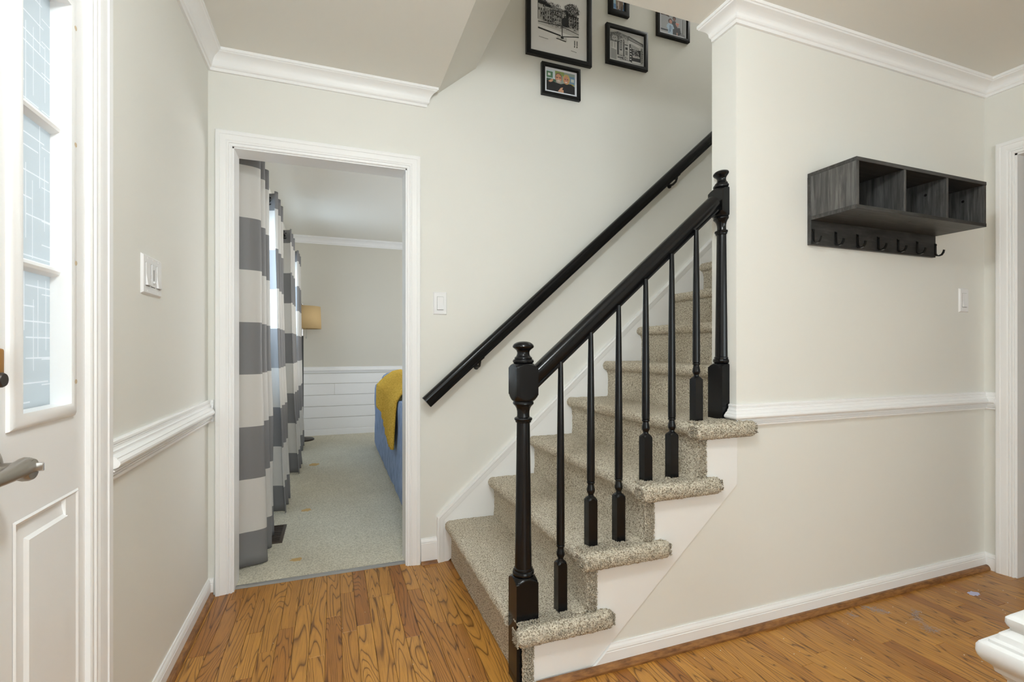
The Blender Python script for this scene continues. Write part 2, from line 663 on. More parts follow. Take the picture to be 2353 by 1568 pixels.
# ------------------------------------------------------------------ mouldings
def crown_prof(h, p):
    pts = [(0, -h), (0.010, -h), (0.0115, -h + 0.012), (0.017, -h + 0.015), (0.020, -h + 0.020), (0.021, -h + 0.026)]
    for i in range(1, 8):
        t = i / 8
        a = t * math.pi / 2
        pts.append((0.021 + (p - 0.029) * (1 - math.cos(a)) * 0.9 + (p - .029) * .1 * t, -h + 0.026 + (h - 0.044) * math.sin(a) * 0.65 + (h - .044) * .35 * t))
    pts += [(p - 0.007, -0.017), (p - 0.004, -0.013), (p, -0.012), (p, 0.0), (0, 0)]
    return pts


def chair_prof(h):
    k = h / 0.092
    raw = [(0, 0), (0.011, 0), (0.013, 0.004), (0.013, 0.009), (0.009, 0.0105), (0.009, 0.013), (0.017, 0.0145), (0.017, 0.0185), (0.0135, 0.0195), (0.0135, 0.022), (0.0225, 0.0235), (0.0225, 0.0265),
           (0.0195, 0.0275), (0.0195, 0.030), (0.030, 0.034), (0.034, 0.040), (0.0335, 0.046), (0.029, 0.051), (0.0275, 0.0525), (0.0275, 0.055), (0.0215, 0.059), (0.018, 0.063), (0.017, 0.0665), (0.017, 0.069),
           (0.013, 0.072), (0.0115, 0.077), (0.0125, 0.0795), (0.0105, 0.081), (0.0105, 0.083), (0.013, 0.084), (0.012, 0.090), (0.009, 0.092), (0, 0.092)]
    return [(a, b * k) for a, b in raw]


def base_prof(h):
    return [(0, 0), (0.013, 0), (0.013, h - 0.024), (0.0115, h - 0.022), (0.0125, h - 0.018), (0.010, h - 0.010), (0.006, h - 0.004), (0.005, h), (0, h)]


def shoe_prof():
    return [(0.013, 0), (0.031, 0), (0.031, 0.006), (0.027, 0.013), (0.021, 0.018), (0.013, 0.019)]


CASE = [(0, 0), (0, 0.009), (0.003, 0.011), (0.0075, 0.011), (0.009, 0.008), (0.013, 0.0085), (0.0145, 0.0125), (0.019, 0.0125), (0.0205, 0.0105), (0.026, 0.0135), (0.036, 0.0155), (0.048, 0.016), (0.0495, 0.0185), (0.063, 0.019), (0.066, 0.017), (0.066, 0)]


def moulding(name, path, prof, z, label, cat, material='trim_white', s0=0, s1=0):
    bm = B()
    sweep(bm, [(p[0], p[1], z) for p in path], (0, 0, 1), prof, s0, s1)
    o = obj(name, bm, material, sharp=14)
    struct(o, label, cat)
    return o


# crown, hall
moulding('trim_1', [(0.442, YB), (XL, YB), (XL, YH)], crown_prof(0.085, 0.060), ZC, 'white crown moulding of the hall above the living room doorway', 'moulding', s0=1.0)
moulding('trim_2', [(XR, YH), (XR, YF), (XE, YF), (XE, YE - 0.012)], crown_prof(0.066, 0.064), ZC, 'white crown moulding wrapping the wall above the shelf', 'moulding', s1=0.45)
# chair rails
moulding('trim_3', [(-0.497, YB), (XL, YB), (XL, 1.437)], chair_prof(0.097), 0.774, 'white chair rail between front door casing and doorway', 'moulding')
moulding('trim_4', [(XR, 1.398), (XR, YF), (XE, YF), (XE, 1.478)], chair_prof(0.085), 0.798, 'white chair rail ending at the upper newel post', 'moulding')
# baseboards
moulding('baseboard_left', [(-0.497, YB), (XL, YB), (XL, 1.437)], base_prof(0.078), 0, 'white baseboard under the left chair rail', 'baseboard')
moulding('baseboard_back', [(0.505, YB), (0.421, YB)], base_prof(0.122), 0.004, 'short white baseboard between doorway casing and stairs', 'baseboard')
bf = moulding('baseboard_front', [(XR, 1.398), (XR, YF), (0.80, YF)], base_prof(0.080), 0, 'white baseboard under the stair wall', 'baseboard')
for v in bf.data.vertices:
    if v.co.x < 1.0:
        v.co.x = 0.809 + v.co.z / 0.878
moulding('trim_5', [(-0.497, YB), (XL, YB), (XL, 1.437)], shoe_prof(), 0, 'brown quarter-round at the foot of the left wall', 'moulding', 'shoe_wood')
moulding('trim_6', [(XR, YF), (0.615, YF)], [(a, b * 1.2) for a, b in shoe_prof()], 0, 'brown quarter-round at the foot of the stair wall', 'moulding', 'shoe_wood')
moulding('trim_7', [(0.505, YB), (0.421, YB)], [(a, b) for a, b in shoe_prof()], -0.006, 'brown wood scrap under the short baseboard', 'moulding', 'shoe_wood')
# living room far wall
moulding('trim_8', [(3.0, YFAR), (XL, YFAR)], crown_prof(0.085, 0.07), ZL, 'crown moulding of the living room far wall', 'moulding')
moulding('trim_9', [(3.0, YFAR), (XL, YFAR)], chair_prof(0.08), 0.787, 'white rail capping the far wainscot', 'moulding')
moulding('baseboard_far', [(3.0, YFAR), (XL, YFAR)], [(a * 1.3, b) for a, b in base_prof(0.088)], 0.0, 'white baseboard of the far wall', 'baseboard')

# door casings: lateral = fixed x direction, the profile grows away from the opening
bm = B()
sweep(bm, [(DX0 + 0.006, YB, 0.0), (DX0 + 0.006, YB, DZ - 0.006), (DX1 - 0.006, YB, DZ - 0.006), (DX1 - 0.006, YB, 0.0)], (0, -1, 0), CASE)
t10 = struct(obj('trim_10', bm, 'trim_white', sharp=10), 'white moulded casing around the living room doorway', 'door casing')
bm = B()
JT = 0.012
box(bm, DX0 - 0.001, DX0 + JT, YB - 0.002, YBB + 0.004, 0, DZ)
box(bm, DX1 - JT, DX1 + 0.001, YB - 0.002, YBB + 0.004, 0, DZ)
box(bm, DX0, DX1, YB - 0.002, YBB + 0.004, DZ - JT, DZ + 0.001)
obj('jamb', bm, 'trim_white', t10)
bm = B()
sweep(bm, [(XR, RD1 - 0.005, 0.0), (XR, RD1 - 0.005, RZ - 0.006), (XR, RD0 + 0.005, RZ - 0.006), (XR, RD0 + 0.005, 0.0)], (-1, 0, 0), CASE)
t11 = struct(obj('trim_11', bm, 'trim_white', sharp=10), 'white moulded casing of the doorway at the right edge', 'door casing')
bm = B()
box(bm, XR - 0.002, XR + 0.124, RD1 - 0.014, RD1 + 0.001, 0, RZ)
box(bm, XR - 0.002, XR + 0.124, RD0, RD0 + 0.014, 0, RZ)
box(bm, XR - 0.002, XR + 0.124, RD0, RD1, RZ - 0.014, RZ)
obj('jamb', bm, 'trim_white', t11)
# front door casing
WCASE = [(a * 1.40, f * 1.1) for a, f in CASE]
bm = B()
sweep(bm, [(XL, DOORY0, 0.0), (XL, DOORY0, 2.05), (XL, 1.345, 2.05), (XL, 1.345, 0.0)], (1, 0, 0), WCASE)
struct(obj('trim_12', bm, 'trim_white', sharp=10), 'white fluted casing beside the front door sidelight', 'door casing')
# metal strip between oak and carpet
bm = B()
prism(bm, [(2.503, -0.004), (2.530, -0.004), (2.530, 0.006), (2.523, 0.009), (2.510, 0.007), (2.503, 0.001)], 'x', DX0 + 0.012, DX1 - 0.012)
struct(obj('trim_13', bm, 'strip_metal'), 'grey metal threshold strip between oak floor and carpet', 'threshold')

# ------------------------------------------------------------------ sidelight (window_1) and front door (door_1)
win = empty('window_1')
struct(win, 'narrow white sidelight with three frosted panes beside the front door', 'window')
GY0, GY1 = 1.094, 1.262        # clear opening of the lite
GZ0, GZ1 = 0.985, 1.815
SY0, SY1 = 1.040, 1.345
xs0, xs1 = XL - 0.045, XL
bm = B()
box(bm, xs0, xs1, SY0, GY0, 0, 2.045)
box(bm, xs0, xs1, GY1, SY1, 0, 2.045)
box(bm, xs0, xs1, GY0, GY1, GZ1, 2.045)
PY0, PY1, PZ0, PZ1 = 1.084, 1.312, 0.16, 0.797
box(bm, xs0, xs1, GY0, GY1, PZ1, GZ0)
box(bm, xs0, xs1, GY0, GY1, 0, PZ0)
obj('frame', bm, 'trim_white', win, smooth=False)
# raised panel: sunk slope, then a raised field
bm = B()
def ringq(i, x):
    return [(x, PY0 + i, PZ0 + i), (x, PY1 - i, PZ0 + i), (x, PY1 - i, PZ1 - i), (x, PY0 + i, PZ1 - i)]
rs = [[bm.verts.new(p) for p in ringq(i, x)] for i, x in ((0.0, XL + 0.0005), (0.004, XL + 0.003), (0.010, XL - 0.001), (0.014, XL - 0.008), (0.040, XL - 0.004), (0.046, XL + 0.0015))]
for a, b in zip(rs, rs[1:]):
    for j in range(4):
        bm.faces.new((a[j], a[(j + 1) % 4], b[(j + 1) % 4], b[j]))
bm.faces.new(rs[-1])
obj('raised_panel', bm, 'trim_white', win, sharp=20)
# bolection moulding round the lite
bm = B()
mp_ = [(0, 0.0), (0.0, 0.010), (0.004, 0.0115), (0.010, 0.012), (0.020, 0.010), (0.027, 0.005), (0.029, 0.0)]
sweep(bm, [(XL, GY0, GZ0), (XL, GY0, GZ1), (XL, GY1, GZ1), (XL, GY1, GZ0)], (1, 0, 0), mp_, closed=True)
lm = obj('lite_moulding', bm, 'trim_white', win)
for (y, z) in ((1.274, 1.775), (1.274, 1.529), (1.275, 1.28), (1.275, 1.03)):
    bm = B()
    tube(bm, [(XL + 0.0100, y, z), (XL + 0.0121, y, z)], 0.0050, 12)
    obj('screw_plug', bm, 'bare_wood', lm)
barz = [1.2575, 1.5525]
for bz in barz:
    bm = B()
    prism(bm, [(XL - 0.032, bz - 0.011), (XL - 0.020, bz - 0.011), (XL - 0.010, bz - 0.006), (XL - 0.008, bz), (XL - 0.010, bz + 0.006), (XL - 0.020, bz + 0.011), (XL - 0.032, bz + 0.011)], 'y', GY0, GY1)
    obj('glazing_bar', bm, 'trim_white', win)
rngl = random.Random(3)
zz = [GZ0] + barz + [GZ1]
for i in range(3):
    a, b = zz[i], zz[i + 1]
    strokes = []       # etched strokes, cut into the pane's own surface
    W_, H_ = GY1 - GY0, b - a
    for k in range(7):
        y = GY0 + 0.012 + k * 0.0235 + rngl.uniform(-0.006, 0.006)
        s_ = rngl.uniform(0.0, 0.55)
        e_ = min(s_ + rngl.uniform(0.35, 0.6), 0.98)
        strokes.append((y - 0.0011, y + 0.0011, a + H_ * s_, a + H_ * e_))
    for k in range(7):
        zq = a + H_ * (0.07 + k * 0.135 + rngl.uniform(-0.03, 0.03))
        s_ = rngl.choice((0.0, 0.0, 0.3, 0.5))
        e_ = min(1.0, s_ + rngl.uniform(0.45, 0.9))
        strokes.append((GY0 + W_ * s_, GY0 + W_ * e_, zq - 0.0014, zq + 0.0014))
    for k in range(4):
        zq = a + H_ * (0.12 + k * 0.23 + rngl.uniform(-0.05, 0.05))
        strokes.append((GY1 - 0.03, GY1, zq - 0.0012, zq + 0.0012))
    ya, yb = GY0 - 0.002, GY1 + 0.002
    ys = sorted({ya, yb} | {round(v, 5) for t in strokes for v in t[:2] if ya < v < yb})
    zs_ = sorted({a, b} | {round(v, 5) for t in strokes for v in t[2:] if a < v < b})
    bm = B()
    xb_, xf_ = XL - 0.032, XL - 0.026
    gf = [[bm.verts.new((xf_, y, z)) for y in ys] for z in zs_]
    gb = [[bm.verts.new((xb_, y, z)) for y in ys] for z in zs_]
    for iz in range(len(zs_) - 1):
        for iy in range(len(ys) - 1):
            cy_, cz_ = (ys[iy] + ys[iy + 1]) / 2, (zs_[iz] + zs_[iz + 1]) / 2
            et = any(t[0] <= cy_ <= t[1] and t[2] <= cz_ <= t[3] for t in strokes)
            for g_ in (gf, gb):
                f = bm.faces.new((g_[iz][iy], g_[iz][iy + 1], g_[iz + 1][iy + 1], g_[iz + 1][iy]))
                f.material_index = 1 if et else 0
    for iz in range(len(zs_) - 1):
        for c_ in (0, -1):
            bm.faces.new((gf[iz][c_], gf[iz + 1][c_], gb[iz + 1][c_], gb[iz][c_]))
    for iy in range(len(ys) - 1):
        for r_2 in (0, -1):
            bm.faces.new((gf[r_2][iy], gf[r_2][iy + 1], gb[r_2][iy + 1], gb[r_2][iy]))
    obj('pane', bm, ['frosted_glass', 'etched_glass'], win, smooth=False)

door = empty('door_1')
struct(door, 'white front door at the left edge with nickel lever', 'door')
bm = B()
box(bm, XL - 0.045, XL - 0.0005, DOORY0 + 0.003, SY0 - 0.003, 0.008, 2.045, bev=0.001)
obj('slab', bm, 'trim_white', door)
for (a, b, c_, d_) in ((0.22, 0.50, 0.2, 0.80), (0.62, 0.90, 0.2, 0.80), (0.22, 0.50, 1.0, 1.85), (0.62, 0.90, 1.0, 1.85)):
    bm = B()
    sweep(bm, [(XL, a, c_), (XL, a, d_), (XL, b, d_), (XL, b, c_)], (1, 0, 0), [(0, -0.001), (0, 0.003), (0.006, 0.005), (0.014, 0.002), (0.014, -0.001)], closed=True)
    obj('panel_moulding', bm, 'trim_white', door)
# lever set: rose, hub, blade, thumb turn
lev = None
HY, HZ = 1.000, 0.905
bm = B()
def disc(bm, cx, cy, cz, prof, n=28):   # lathe about the x axis, prof = (radius, x)
    rings = [[bm.verts.new((cx + x, cy + r * math.cos(2 * math.pi * j / n), cz + r * math.sin(2 * math.pi * j / n))) for j in range(n)] for r, x in prof]
    for a, b in zip(rings, rings[1:]):
        for j in range(n):
            bm.faces.new((a[j], a[(j + 1) % n], b[(j + 1) % n], b[j]))
    bm.faces.new(list(reversed(rings[0])))
    bm.faces.new(rings[-1])
disc(bm, XL, HY, HZ + 0.004, [(0.036, 0), (0.036, 0.006), (0.035, 0.010), (0.031, 0.014), (0.024, 0.018), (0.014, 0.022)])
lev = obj('lever_handle', bm, 'brushed_nickel', door)
bm = B()
disc(bm, XL, HY, HZ, [(0.0125, 0.018), (0.0125, 0.040), (0.016, 0.046), (0.0185, 0.054), (0.0185, 0.062), (0.016, 0.067), (0.010, 0.0685)])
tube(bm, [(XL + 0.056, HY + 0.002, HZ + 0.004), (XL + 0.056, HY - 0.02, HZ + 0.003), (XL + 0.055, HY - 0.05, HZ), (XL + 0.053, HY - 0.09, HZ - 0.001), (XL + 0.050, HY - 0.115, HZ - 0.002)], [0.016, 0.014, 0.0115, 0.0105, 0.008], 14)
obj('lever', bm, 'brushed_nickel', lev)
bm = B()
box(bm, XL + 0.068, XL + 0.080, HY - 0.0018, HY + 0.0018, HZ - 0.004, HZ + 0.010, bev=0.001)
obj('turn_button', bm, 'chrome', lev)
bm = B()
box(bm, XL, XL + 0.028, 0.984, 1.008, 1.045, 1.100, bev=0.004, seg=2)
bm2 = B()
db = obj('deadbolt', bm, 'brass', door)
disc(bm2, XL, 0.996, 1.050, [(0.012, 0.010), (0.012, 0.030), (0.010, 0.033)])
obj('thumb_turn', bm2, 'aged_bronze', db)

# living room windows
for i, (a, b) in enumerate(WIN):
    w_ = empty('window_%d' % (i + 2))
    struct(w_, ('white living room window behind the two nearer curtains', 'white living room window behind the two farther curtains')[i], 'window')
    bm = B()
    xa, xb = XL - 0.10, XL - 0.05
    box(bm, xa, xb, a, a + 0.05, WZ[0], WZ[1])
    box(bm, xa, xb, b - 0.05, b, WZ[0], WZ[1])
    box(bm, xa, xb, a, b, WZ[0], WZ[0] + 0.05)
    box(bm, xa, xb, a, b, WZ[1] - 0.05, WZ[1])
    box(bm, xa, xb, a, b, 1.33, 1.37)
    obj('sash_frame', bm, 'trim_white', w_, smooth=False)
    for (c_, d_) in ((WZ[0] + 0.05, 1.33), (1.37, WZ[1] - 0.05)):
        boxo('pane', (XL - 0.078, XL - 0.074, a + 0.05, b - 0.05, c_, d_), 'clear_glass', w_)
    bm = B()
    box(bm, XL - 0.05, XL + 0.03, a - 0.04, b + 0.04, WZ[0] - 0.025, WZ[0], bev=0.004)
    obj('window_sill', bm, 'trim_white', w_)

# ------------------------------------------------------------------ staircase
RUN, RISE = 0.2335, 0.2045
def XN(n): return 0.542 + RUN * (n - 1)        # nosing front
def ZN(n): return 0.2075 + RISE * (n - 1)      # carpet height of tread n
stairs = empty('staircase')
tag(stairs, 'beige carpeted staircase rising to the right along the wall', 'staircase')


def fuzz(bm, amp=0.0028, sc=60.0):
    for v in bm.verts:
        p = v.co
        d = Vector((noise.noise(p * sc), noise.noise(p * sc + Vector((9, 3, 1))), noise.noise(p * sc + Vector((2, 8, 5)))))
        d2 = noise.noise(p * 14) * 0.0018
        v.co = p + d * amp + Vector((0, 0, d2))


def rbox(bm, x0, x1, y0, y1, z0, z1, r, step=0.009):
    """finely divided rounded box"""
    c0 = Vector(((x0 + x1) / 2, (y0 + y1) / 2, (z0 + z1) / 2))
    h = Vector(((x1 - x0) / 2, (y1 - y0) / 2, (z1 - z0) / 2))
    nn = [max(2, int(2 * h[i] / step)) for i in range(3)]
    cache = {}
    def V(i, j, k):
        key = (i, j, k)
        if key not in cache:
            q = Vector(((i / nn[0] * 2 - 1) * h[0], (j / nn[1] * 2 - 1) * h[1], (k / nn[2] * 2 - 1) * h[2]))
            inner = Vector([max(-(h[a] - r), min(h[a] - r, q[a])) for a in range(3)])
            d = q - inner
            if d.length > 1e-9:
                q = inner + d.normalized() * min(r, d.length) if d.length > r else q
            cache[key] = bm.verts.new(c0 + q)
        return cache[key]
    for i in range(nn[0]):
        for j in range(nn[1]):
            for k in (0, nn[2]):
                bm.faces.new((V(i, j, k), V(i + 1, j, k), V(i + 1, j + 1, k), V(i, j + 1, k)))
    for i in range(nn[0]):
        for k in range(nn[2]):
            for j in (0, nn[1]):
                bm.faces.new((V(i, j, k), V(i + 1, j, k), V(i + 1, j, k + 1), V(i, j, k + 1)))
    for j in range(nn[1]):
        for k in range(nn[2]):
            for i in (0, nn[0]):
                bm.faces.new((V(i, j, k), V(i, j + 1, k), V(i, j + 1, k + 1), V(i, j, k + 1)))


def step_profile(n):
    x, zt, zb = XN(n), ZN(n), (ZN(n - 1) if n > 1 else 0.0)
    xr = x + 0.032
    pts = []
    m_ = 9
    for i in range(m_):
        pts.append((xr + 0.003 * math.sin(i / m_ * 3), zb + (zt - 0.058 - zb) * i / m_))
    pts.append((xr - 0.006, zt - 0.056))
    r = 0.026
    for i in range(9):
        a = -math.pi / 2 - (i / 8) * math.pi
        pts.append((x + r + r * math.cos(a) * 1.0, zt - r + r * math.sin(a)))
    xe = XN(n + 1) + 0.040
    m_ = 16
    for i in range(1, m_ + 1):
        pts.append((x + r + (xe - x - r) * i / m_, zt))
    return pts, xe, zb


for n in range(1, 11):
    pts, xe, zb = step_profile(n)
    y0 = 1.452 if n <= 4 else YE + 0.001
    if n == 1:
        y0 = 1.541
    y1 = 2.458
    bm = B()
    ny = int((y1 - y0) / 0.012)
    rows = []
    for j in range(ny + 1):
        y = y0 + (y1 - y0) * j / ny
        rows.append([bm.verts.new((px, y, pz)) for px, pz in pts])
    for a, b in zip(rows, rows[1:]):
        for i in range(len(pts) - 1):
            bm.faces.new((a[i], a[i + 1], b[i + 1], b[i]))
    bm.faces.new(rows[0] + [bm.verts.new((xe, y0, zb))])
    bm.faces.new(list(reversed(rows[-1])) + [bm.verts.new((xe, y1, zb))])
    fuzz(bm)
    if n == 1:   # carpet carried round the newel post
        b2 = B()
        rbox(b2, 0.636, XN(2) + 0.05, 1.452, 1.545, 0.10, ZN(1), 0.006)
        fuzz(b2)
        me_ = bpy.data.meshes.new('t'); b2.to_mesh(me_); b2.free(); bm.from_mesh(me_); bpy.data.meshes.remove(me_)
    if n <= 4:   # carpet wrapped over the open end and the edge of the riser
        b2 = B()
        xend = 1.53 if n == 4 else XN(n) + 0.355
        rbox(b2, XN(n) + 0.002, xend, 1.408, 1.462 if n > 1 else 1.458, ZN(n) - 0.060, ZN(n) + 0.001, 0.024, 0.0075)
        zl = ZN(n - 1) if n > 1 else 0.0
        rbox(b2, XN(n) + 0.031, XN(n) + 0.068, 1.442, 1.4585, zl, ZN(n) - 0.045, 0.006, 0.0075)
        fuzz(b2, 0.005, 90)
        me_ = bpy.data.meshes.new('t'); b2.to_mesh(me_); b2.free(); bm.from_mesh(me_); bpy.data.meshes.remove(me_)
    st = obj('carpeted_step', bm, 'stair_carpet', stairs, sharp=60)

# loop pile on the open ends and nosings, where it can be told apart from the flat carpet
def pile(bm_src_faces, n, seed, size, parent):
    r = random.Random(seed)
    verts, faces = [], []
    tot = sum(a for _, _, _, _, a in bm_src_faces)
    for (o_, eu, ev, nn, a) in bm_src_faces:
        for _ in range(int(n * a / tot)):
            p_ = o_ + eu * r.random() + ev * r.random()
            t_ = Vector((r.gauss(0, 1), r.gauss(0, 1), r.gauss(0, 1)))
            t_ = (t_ - nn * t_.dot(nn)).normalized()
            b_ = nn.cross(t_)
            h_ = size * r.uniform(0.5, 1.1)
            w_ = size * 0.36
            tip = p_ + nn * h_ + t_ * h_ * r.uniform(-0.5, 0.5) + b_ * h_ * r.uniform(-0.5, 0.5)
            base_ = len(verts)
            mid = p_ + nn * h_ * 0.6
            verts += [p_ + t_ * w_ * 0.6, p_ - t_ * w_ * 0.3 + b_ * w_ * 0.5, p_ - t_ * w_ * 0.3 - b_ * w_ * 0.5,
                      mid + t_ * w_, mid - t_ * w_ * 0.5 + b_ * w_ * 0.86, mid - t_ * w_ * 0.5 - b_ * w_ * 0.86, tip]
            q_ = base_
            faces += [(q_, q_ + 1, q_ + 4, q_ + 3), (q_ + 1, q_ + 2, q_ + 5, q_ + 4), (q_ + 2, q_, q_ + 3, q_ + 5), (q_ + 3, q_ + 4, q_ + 6), (q_ + 4, q_ + 5, q_ + 6), (q_ + 5, q_ + 3, q_ + 6)]
    me = bpy.data.meshes.new('carpet_pile')
    me.from_pydata(verts, [], faces)
    me.polygons.foreach_set('use_smooth', [True] * len(me.polygons))
    me.materials.append(MATS['stair_carpet'])
    o = bpy.data.objects.new('carpet_pile', me)
    COL.objects.link(o)
    o.parent = parent
    o['kind'] = 'stuff'
    return o


steps = [c for c in stairs.children]
for n in range(1, 5):
    x0_, zt_ = XN(n), ZN(n)
    xe_ = 1.53 if n == 4 else x0_ + 0.355
    zl_ = ZN(n - 1) if n > 1 else 0.0
    V_ = Vector
    fs_ = []
    def quad(o_, eu, ev, nn):
        fs_.append((V_(o_), V_(eu), V_(ev), V_(nn).normalized(), V_(eu).cross(V_(ev)).length))
    for i in range(6):        # round the side edge of the tread
        a0, a1 = -math.pi / 2 + i * math.pi / 6, -math.pi / 2 + (i + 1) * math.pi / 6
        rr, rz = 0.022, 0.027
        y0_, z0_ = 1.4325 - rr * math.cos(a0), zt_ - 0.0295 + rz * math.sin(a0)
        y1_, z1_ = 1.4325 - rr * math.cos(a1), zt_ - 0.0295 + rz * math.sin(a1)
        am = (a0 + a1) / 2
        quad((x0_ + 0.014, y0_, z0_), (xe_ - x0_ - 0.026, 0, 0), (0, y1_ - y0_, z1_ - z0_), (0, -math.cos(am), math.sin(am)))
    quad((x0_ + 0.014, 1.43, zt_), (0.20, 0, 0), (0, 0.06, 0), (0, 0, 1))
    quad((x0_ + 0.032, 1.4415, zl_), (0.035, 0, 0), (0, 0, zt_ - zl_ - 0.055), (0, -1, 0))
    quad((x0_ + 0.004, 1.412, zt_ - 0.05), (0, 0.05, 0), (0, 0, 0.042), (-1, 0, 0))
    quad((xe_ - 0.004, 1.412, zt_ - 0.05), (0, 0.04, 0), (0, 0, 0.042), (1, 0, 0))
    pile(fs_, 5200, 40 + n, 0.0062, steps[n - 1])

# white open stringer, stepping under the treads
bm = B()
poly = [(0.806, 0.0), (XE, 0.577), (XE, ZN(4) - 0.05)]
for n in (4, 3, 2, 1):
    poly += [(XN(n) + 0.066, ZN(n) - 0.05)]
    poly += [(XN(n) + 0.066, ZN(n - 1) - 0.05 if n > 1 else 0.0)]
# build as a quad strip per step so the concave outline fills cleanly
def diag(x): return max(0.0, (x - 0.806) * (0.577 / (XE - 0.806)))
for n in (1, 2, 3, 4):
    xa = XN(n) + 0.066
    xb = XN(n + 1) + 0.066 if n < 4 else XE
    top = ZN(n) - 0.045
    pl = [(xa, diag(xa)), (xa, top), (xb, top), (xb, diag(xb))]
    if xa < 0.806 < xb:
        pl.append((0.806, 0.0))
    prism(bm, pl, 'y', 1.4455, 1.470)
obj('stringer', bm, 'stringer_white', stairs, smooth=False)
# wall skirt with cap
bm = B()
KS = 0.885
def cap(x): return 0.231 + KS * (x - 0.503)
prism(bm, [(0.513, 0.0), (0.56, 0.0), (3.0, 2.05), (3.0, cap(3.0) - 0.01), (0.513, cap(0.513) - 0.01)], 'y', 2.459, YB)
obj('wall_skirt', bm, 'trim_white', stairs, smooth=False)
bm = B()
pf = [(0, 0.0), (0.0, 0.026), (-0.004, 0.029), (-0.010, 0.029), (-0.013, 0.0265), (-0.030, 0.025), (-0.036, 0.0225), (-0.036, 0.0)]
sweep(bm, [(0.503, YB, 0.0), (0.503, YB, 0.231), (3.0, YB, cap(3.0))], (0, -1, 0), [(a, f) for a, f in pf])
obj('skirt_cap', bm, 'trim_white', stairs)

# ------------------------------------------------------------------ balustrade
bal = empty('stair_balustrade')
tag(bal, 'glossy black balustrade with two newel posts and six turned balusters', 'balustrade')
YR = 1.500


def newel_profile(z_floor, zb, zu0, zu1, zfin):
    """(round profile) base block to zb, turned shaft, upper block zu0..zu1, neck to zfin"""
    R = 0.08
    p = [(R, z_floor)]
    def shoulder(z0, z1, up):
        out = []
        for i in range(9):
            t = i / 8
            out.append((0.0545 - (0.0545 - 0.0345) * (t ** 1.15), z0 + (z1 - z0) * t))
        return out if up else list(reversed([(r, z0 + z1 - z) for r, z in out]))
    p += [(0.0546, zb - 0.0172)] + shoulder(zb - 0.017, zb, True)
    p += [(0.030, zb + 0.0005), (0.035, zb + 0.004), (0.0365, zb + 0.010), (0.035, zb + 0.016), (0.031, zb + 0.018), (0.0315, zb + 0.022), (0.031, zb + 0.025), (0.0285, zb + 0.027)]
    zs = zu0 - 0.072
    for i in range(1, 13):
        t = i / 12
        p.append((0.0285 - 0.0065 * t, zb + 0.027 + (zs - zb - 0.027) * t))
    p += [(0.0255, zs + 0.001), (0.0265, zs + 0.003), (0.0265, zs + 0.006), (0.029, zs + 0.008), (0.0305, zs + 0.012), (0.029, zs + 0.016), (0.025, zs + 0.018), (0.0215, zs + 0.019)]
    p += [(0.0205, zs + 0.028), (0.021, zs + 0.038), (0.0235, zs + 0.048), (0.0285, zs + 0.056), (0.0330, zs + 0.060), (0.0350, zs + 0.063), (0.0345, zs + 0.068), (0.033, zs + 0.071)]
    for i in range(9):
        t = i / 8
        p.append((0.035 + (0.0545 - 0.035) * t ** 0.85, zu0 + 0.022 * t))
    for i in range(9):
        t = i / 8
        p.append((0.0545 - (0.0545 - 0.0345) * t ** 1.15, zu1 - 0.015 + 0.015 * t))
    p += [(0.030, zu1 + 0.0003)]
    return p


def finial_profile(z, s=1.0):
    return [(r * s, z + h * s) for r, h in ((0.026, 0), (0.031, 0.002), (0.035, 0.006), (0.0355, 0.011), (0.033, 0.015), (0.029, 0.0165), (0.030, 0.019), (0.0285, 0.0225), (0.024, 0.026), (0.021, 0.033),
            (0.0205, 0.039), (0.023, 0.045), (0.029, 0.050), (0.0345, 0.0545), (0.0360, 0.058), (0.0345, 0.063), (0.030, 0.068), (0.022, 0.0725), (0.012, 0.0750), (0.001, 0.0757))]


N1 = (0.596, 1.499)
N2 = (1.4645, 1.522)
bm = B()
turned(bm, N1[0], N1[1], newel_profile(0.0, 0.345, 0.925, 1.050, 1.06), 0.0385, 48)
nw1 = obj('newel_post', bm, 'black_gloss', bal, sharp=28)
bm = B()
turned(bm, N1[0], N1[1], finial_profile(1.048), None, 32)
obj('finial', bm, 'black_gloss', nw1)
bm = B()
turned(bm, N2[0], N2[1], newel_profile(ZN(4) - 0.02, 1.040, 1.625, 1.738, 1.75), 0.0385, 48, xmax=XE - 0.0006)
nw2 = obj('newel_post', bm, 'black_gloss', bal, sharp=28)
bm = B()
turned(bm, N2[0], N2[1], finial_profile(1.737), None, 32, xmax=XE - 0.0006)
obj('finial', bm, 'black_gloss', nw2)


def rail_prof(s=1.0):
    # (lateral, up) moulded handrail: rounded crown, coved flanks, beaded foot
    half = [(0.0, 0.0), (0.020, 0.0), (0.021, 0.006), (0.0185, 0.008), (0.0195, 0.011), (0.0225, 0.014), (0.0265, 0.022), (0.0285, 0.030), (0.0300, 0.036), (0.0300, 0.042), (0.027, 0.049), (0.020, 0.055), (0.010, 0.0585), (0.0, 0.0595)]
    pr = half[1:] + [(-a, b) for a, b in reversed(half[1:-1])]
    return [(a * s, b * s) for a, b in pr]


